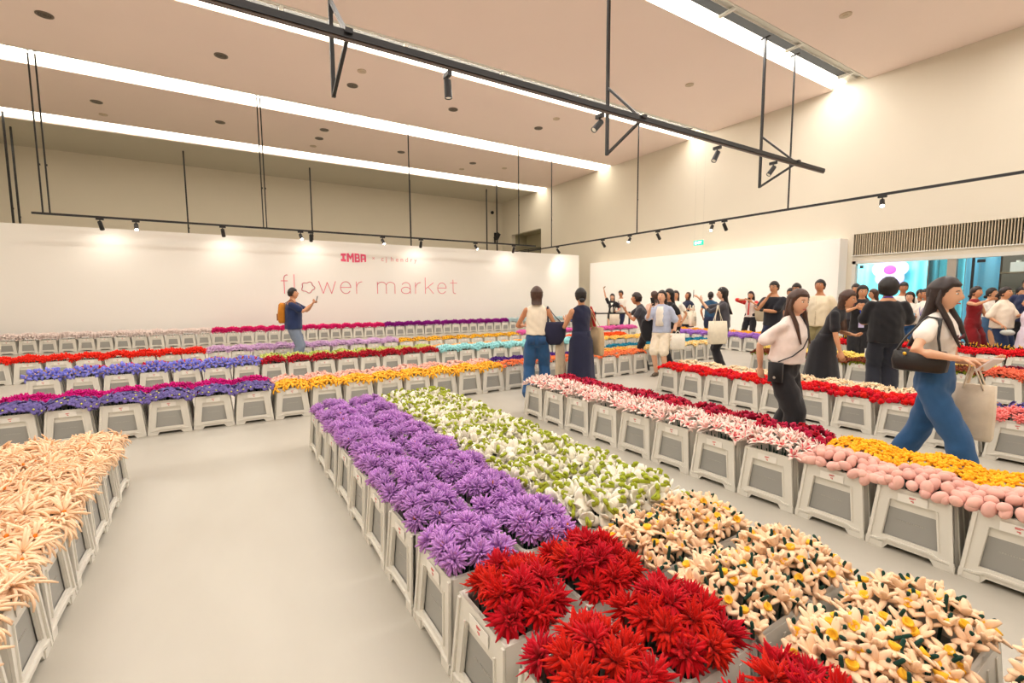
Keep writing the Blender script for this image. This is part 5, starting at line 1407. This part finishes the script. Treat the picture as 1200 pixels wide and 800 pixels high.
# bending woman in black dress
P = person(966, 6.5, 72, 'woman in black dress bending over the flowers', 1.62, False, 'mid', 'long', 'brown', dict(c=('black_dress', (30, 30, 36)), sleeve=.75, hem=.86), dict(kind='dress', c=('black_dress', (30, 30, 36)), hem=.25, flare=.16), lean=.36, R=(.19, .26, .74), L=(-.12, .30, .98), stance=.05, head=(0, -10, 0))
# lanyard woman in black
P = person(1007, 9.0, 5, 'woman in black vest with lanyard and hands at her chest', 1.70, False, 'mid', 'long', 'black', dict(c=BLK, sleeve=0, hem=.80, loose=1), dict(c=BLK, w=1.4), R=(.08, .22, 1.24), L=(-.02, .24, 1.2), Rp=(1, 0, -.6), Lp=(-1, 0, -.6), head=(10, 6, 0)); lanyard(P, (60, 90, 210), (200, 190, 230), .98)
P = person(1000, 11.2, -20, 'man standing behind the woman in the black vest', 1.76, True, 'mid', 'short', 'black', dict(c=GRY), dict(c=BLK))
P = person(1021, 11.2, -70, 'brown haired woman in pale top behind the bushy haired man', 1.66, False, 'mid', 'long', 'brown', dict(c=WHT), dict(c=DDEN))
# man in black tee from behind
P = person(1037, 6.6, 188, 'man in black tee with bushy black hair seen from behind', 1.70, True, 'mid', 'bushy', 'black', dict(c=('black_tee2', (30, 29, 33)), sleeve=.85, hem=.80, loose=1, inf=.04), dict(c=('ink_trousers', (40, 42, 54)), w=1.35), R=(.16, .3, 1.06), L=(-.16, .3, 1.06), head=(0, -20, 0), details=False, build=1.05); 
b = MB(); b.tube([P['up']((-.06, .0, 1.41)), P['up']((-.03, -.065, 1.425)), P['up']((.03, -.065, 1.425)), P['up']((.06, .0, 1.41))], .009, cloth('violet_lanyard', (100, 80, 190)), 6); part(P, b, 'lanyard')
P = person(1054, 11.0, 10, 'man in white shirt and lanyard in front of the cyan curtain', 1.78, True, 'tan', 'short', 'black', dict(c=WHT, sleeve=.8, loose=1), dict(c=DDEN)); lanyard(P, (90, 90, 190))
P = person(1063, 10.6, -15, 'smiling woman in white tee with lanyard and shoulder length hair', 1.58, False, 'light', 'bob', 'black', dict(c=WHT, loose=1), dict(c=DEN), R=(.05, .25, 1.1), L=(-.12, .25, 1.02)); lanyard(P, (110, 80, 180))
P = person(1082, 10.2, -35, 'smiling woman in white tee holding a pale blue cup', 1.64, False, 'tan', 'long', 'dark', dict(c=WHT, loose=1), dict(c=BLK), R=(.05, .25, 1.06)); lanyard(P, (110, 110, 190))
b = MB(); c_, d_, n_ = P['hR']; b.cyl(c_-Vector((0, 0, .05)), .03, .12, mat('cup_blue', (150, 200, 225)), 14, .04); prop(P, b, 'drink_cup', 'pale blue cup held by the smiling woman', 'cup')
P = person(1074, 11.8, 30, 'dark haired person between the two smiling women', 1.62, True, 'tan', 'short', 'black', dict(c=GRY), dict(c=BLK))
# large walking woman, nearest person
P = person(1099, 3.45, 72, 'woman in white tee and jeans walking with phone in hand', 1.62, False, 'light', 'long', 'dark', dict(c=('white_fitted', (248, 240, 232)), sleeve=.5, hem=.98, inf=.010), dict(c=DEN, w=1.2, rise=.03), step=.58, front=True, R=(.24, .20, 1.07), L=(-.02, .26, 1.04), Rp=(.8, -1, 0), head=(0, 4, 0), build=.94)
phone(P, 1, 'pale phone held flat by the walking woman in jeans', True, None, (0, .06, .02))
u = P['up']; b = MB(); mr_ = mat('print_maroon', (92, 18, 32), rough=.7)
for k, (x, z) in enumerate(((-.07, 1.205), (-.045, 1.215), (-.02, 1.205), (.005, 1.21), (.03, 1.2), (.055, 1.208))):
    b.tube([u((x-.012, .136-.9*abs(x)**2*4, z-.012)), u((x, .141-.9*abs(x)**2*4, z+.012)), u((x+.012, .136-.9*abs(x)**2*4, z-.008))], .0055, mr_, 5)
b.tube([u((-.05, .13, 1.165)), u((.05, .13, 1.17))], .006, mr_, 5); part(P, b, 'shirt_print')
ml = mat('leather_black', (30, 28, 30), rough=.4, bump=.2, scale=30)
b = MB(); rg = []
for t, ww, dd in ((0, .13, .04), (.06, .155, .055), (.5, .165, .06), (.9, .155, .04), (1, .145, .02)):
    rg.append([Vector((.205, -.03, .95))+Vector((dd*max(-1, min(1, 1.2*math.cos(a))), ww*max(-1, min(1, 1.15*math.sin(a))), .16*t)) for a in [2*PI*k/22 for k in range(22)]])
b.loft(rg, ml, True)
st = MB(); S_ = P['shR']
st.tube([(.225, .09, 1.11), (.21, .07, 1.2), S_+Vector((-.01, .05, .04)), S_+Vector((-.02, -.03, .055)), (.21, -.12, 1.2), (.225, -.16, 1.11)], .016, ml, 6, .45)
bk = MB(); bk.ell((.268, .04, 1.08), (.008, .014, .014), mat('brass', (214, 170, 70), rough=.3, metal=1), 8, 6); bk.ell((.268, -.1, 1.08), (.008, .014, .014), MATS['brass'], 8, 6)
prop_parts(P, [('bag_body', b), ('strap', st), ('buckle', bk)], 'shoulder_bag', 'black leather shoulder bag of the walking woman in jeans', 'bag')
tote(P, (-.24, .16, .84), 'flat cream board bag carried by the walking woman', (.24, .42), cloth('pale_board', (222, 206, 184)), yaw=PI/2, strap_to=(-.18, .16, 1.02), print_=False)
# people by the shop front
P = person(1138, 9.8, 60, 'woman in sleeveless dark red jumpsuit by the shop front', 1.68, False, 'mid', 'bun', 'dark', dict(c=('dark_red', (138, 22, 30)), sleeve=0, hem=.86), dict(c=('dark_red', (138, 22, 30)), w=1.5), R=(.12, .3, 1.36), L=(-.1, .3, 1.06))
P = person(1156, 10.4, 70, 'woman in white top and long blue skirt by the shop front', 1.66, False, 'mid', 'bun', 'black', dict(c=WHT, hem=.93), dict(kind='skirt', c=('blue_skirt', (70, 104, 140)), hem=.15, flare=.02), R=(.05, .28, 1.1))
P = person(1172, 9.35, 62, 'woman with ponytail in loose cream tee and jeans', 1.66, False, 'mid', 'ponytail', 'dark', dict(c=('cream_tee', (238, 226, 208)), sleeve=.95, hem=.82, loose=1, inf=.04), dict(c=DDEN, w=1.2), R=(.24, .12, .9), L=(-.02, .34, 1.12), build=1.1)
b = MB(); c_, d_, n_ = P['hR']; b.ell(c_+Vector((0, .04, -.06)), (.05, .12, .06), mat('clear_bag', (200, 206, 200), rough=.2), 12, 8); prop(P, b, 'plastic_bag', 'clear plastic bag in the hand of the ponytail woman', 'bag', None, True)
P = person(1200, 9.4, -20, 'man in navy tee at the right edge', 1.80, True, 'tan', 'short', 'black', dict(c=('navy_tee2', (34, 44, 82)), loose=1, sleeve=.8), dict(c=BLK))
P = person(1190, 11.2, 40, 'dark haired person behind the man at the right edge', 1.68, False, 'mid', 'bun', 'black', dict(c=GRY), dict(c=BLK))
P = person(1203, 8.9, -70, 'short person in pale lavender dress at the right edge', 1.45, False, 'mid', 'long', 'dark', dict(c=('pale_lavender', (226, 214, 230)), sleeve=.6), dict(kind='dress', c=('pale_lavender', (226, 214, 230)), hem=.4, flare=.12))
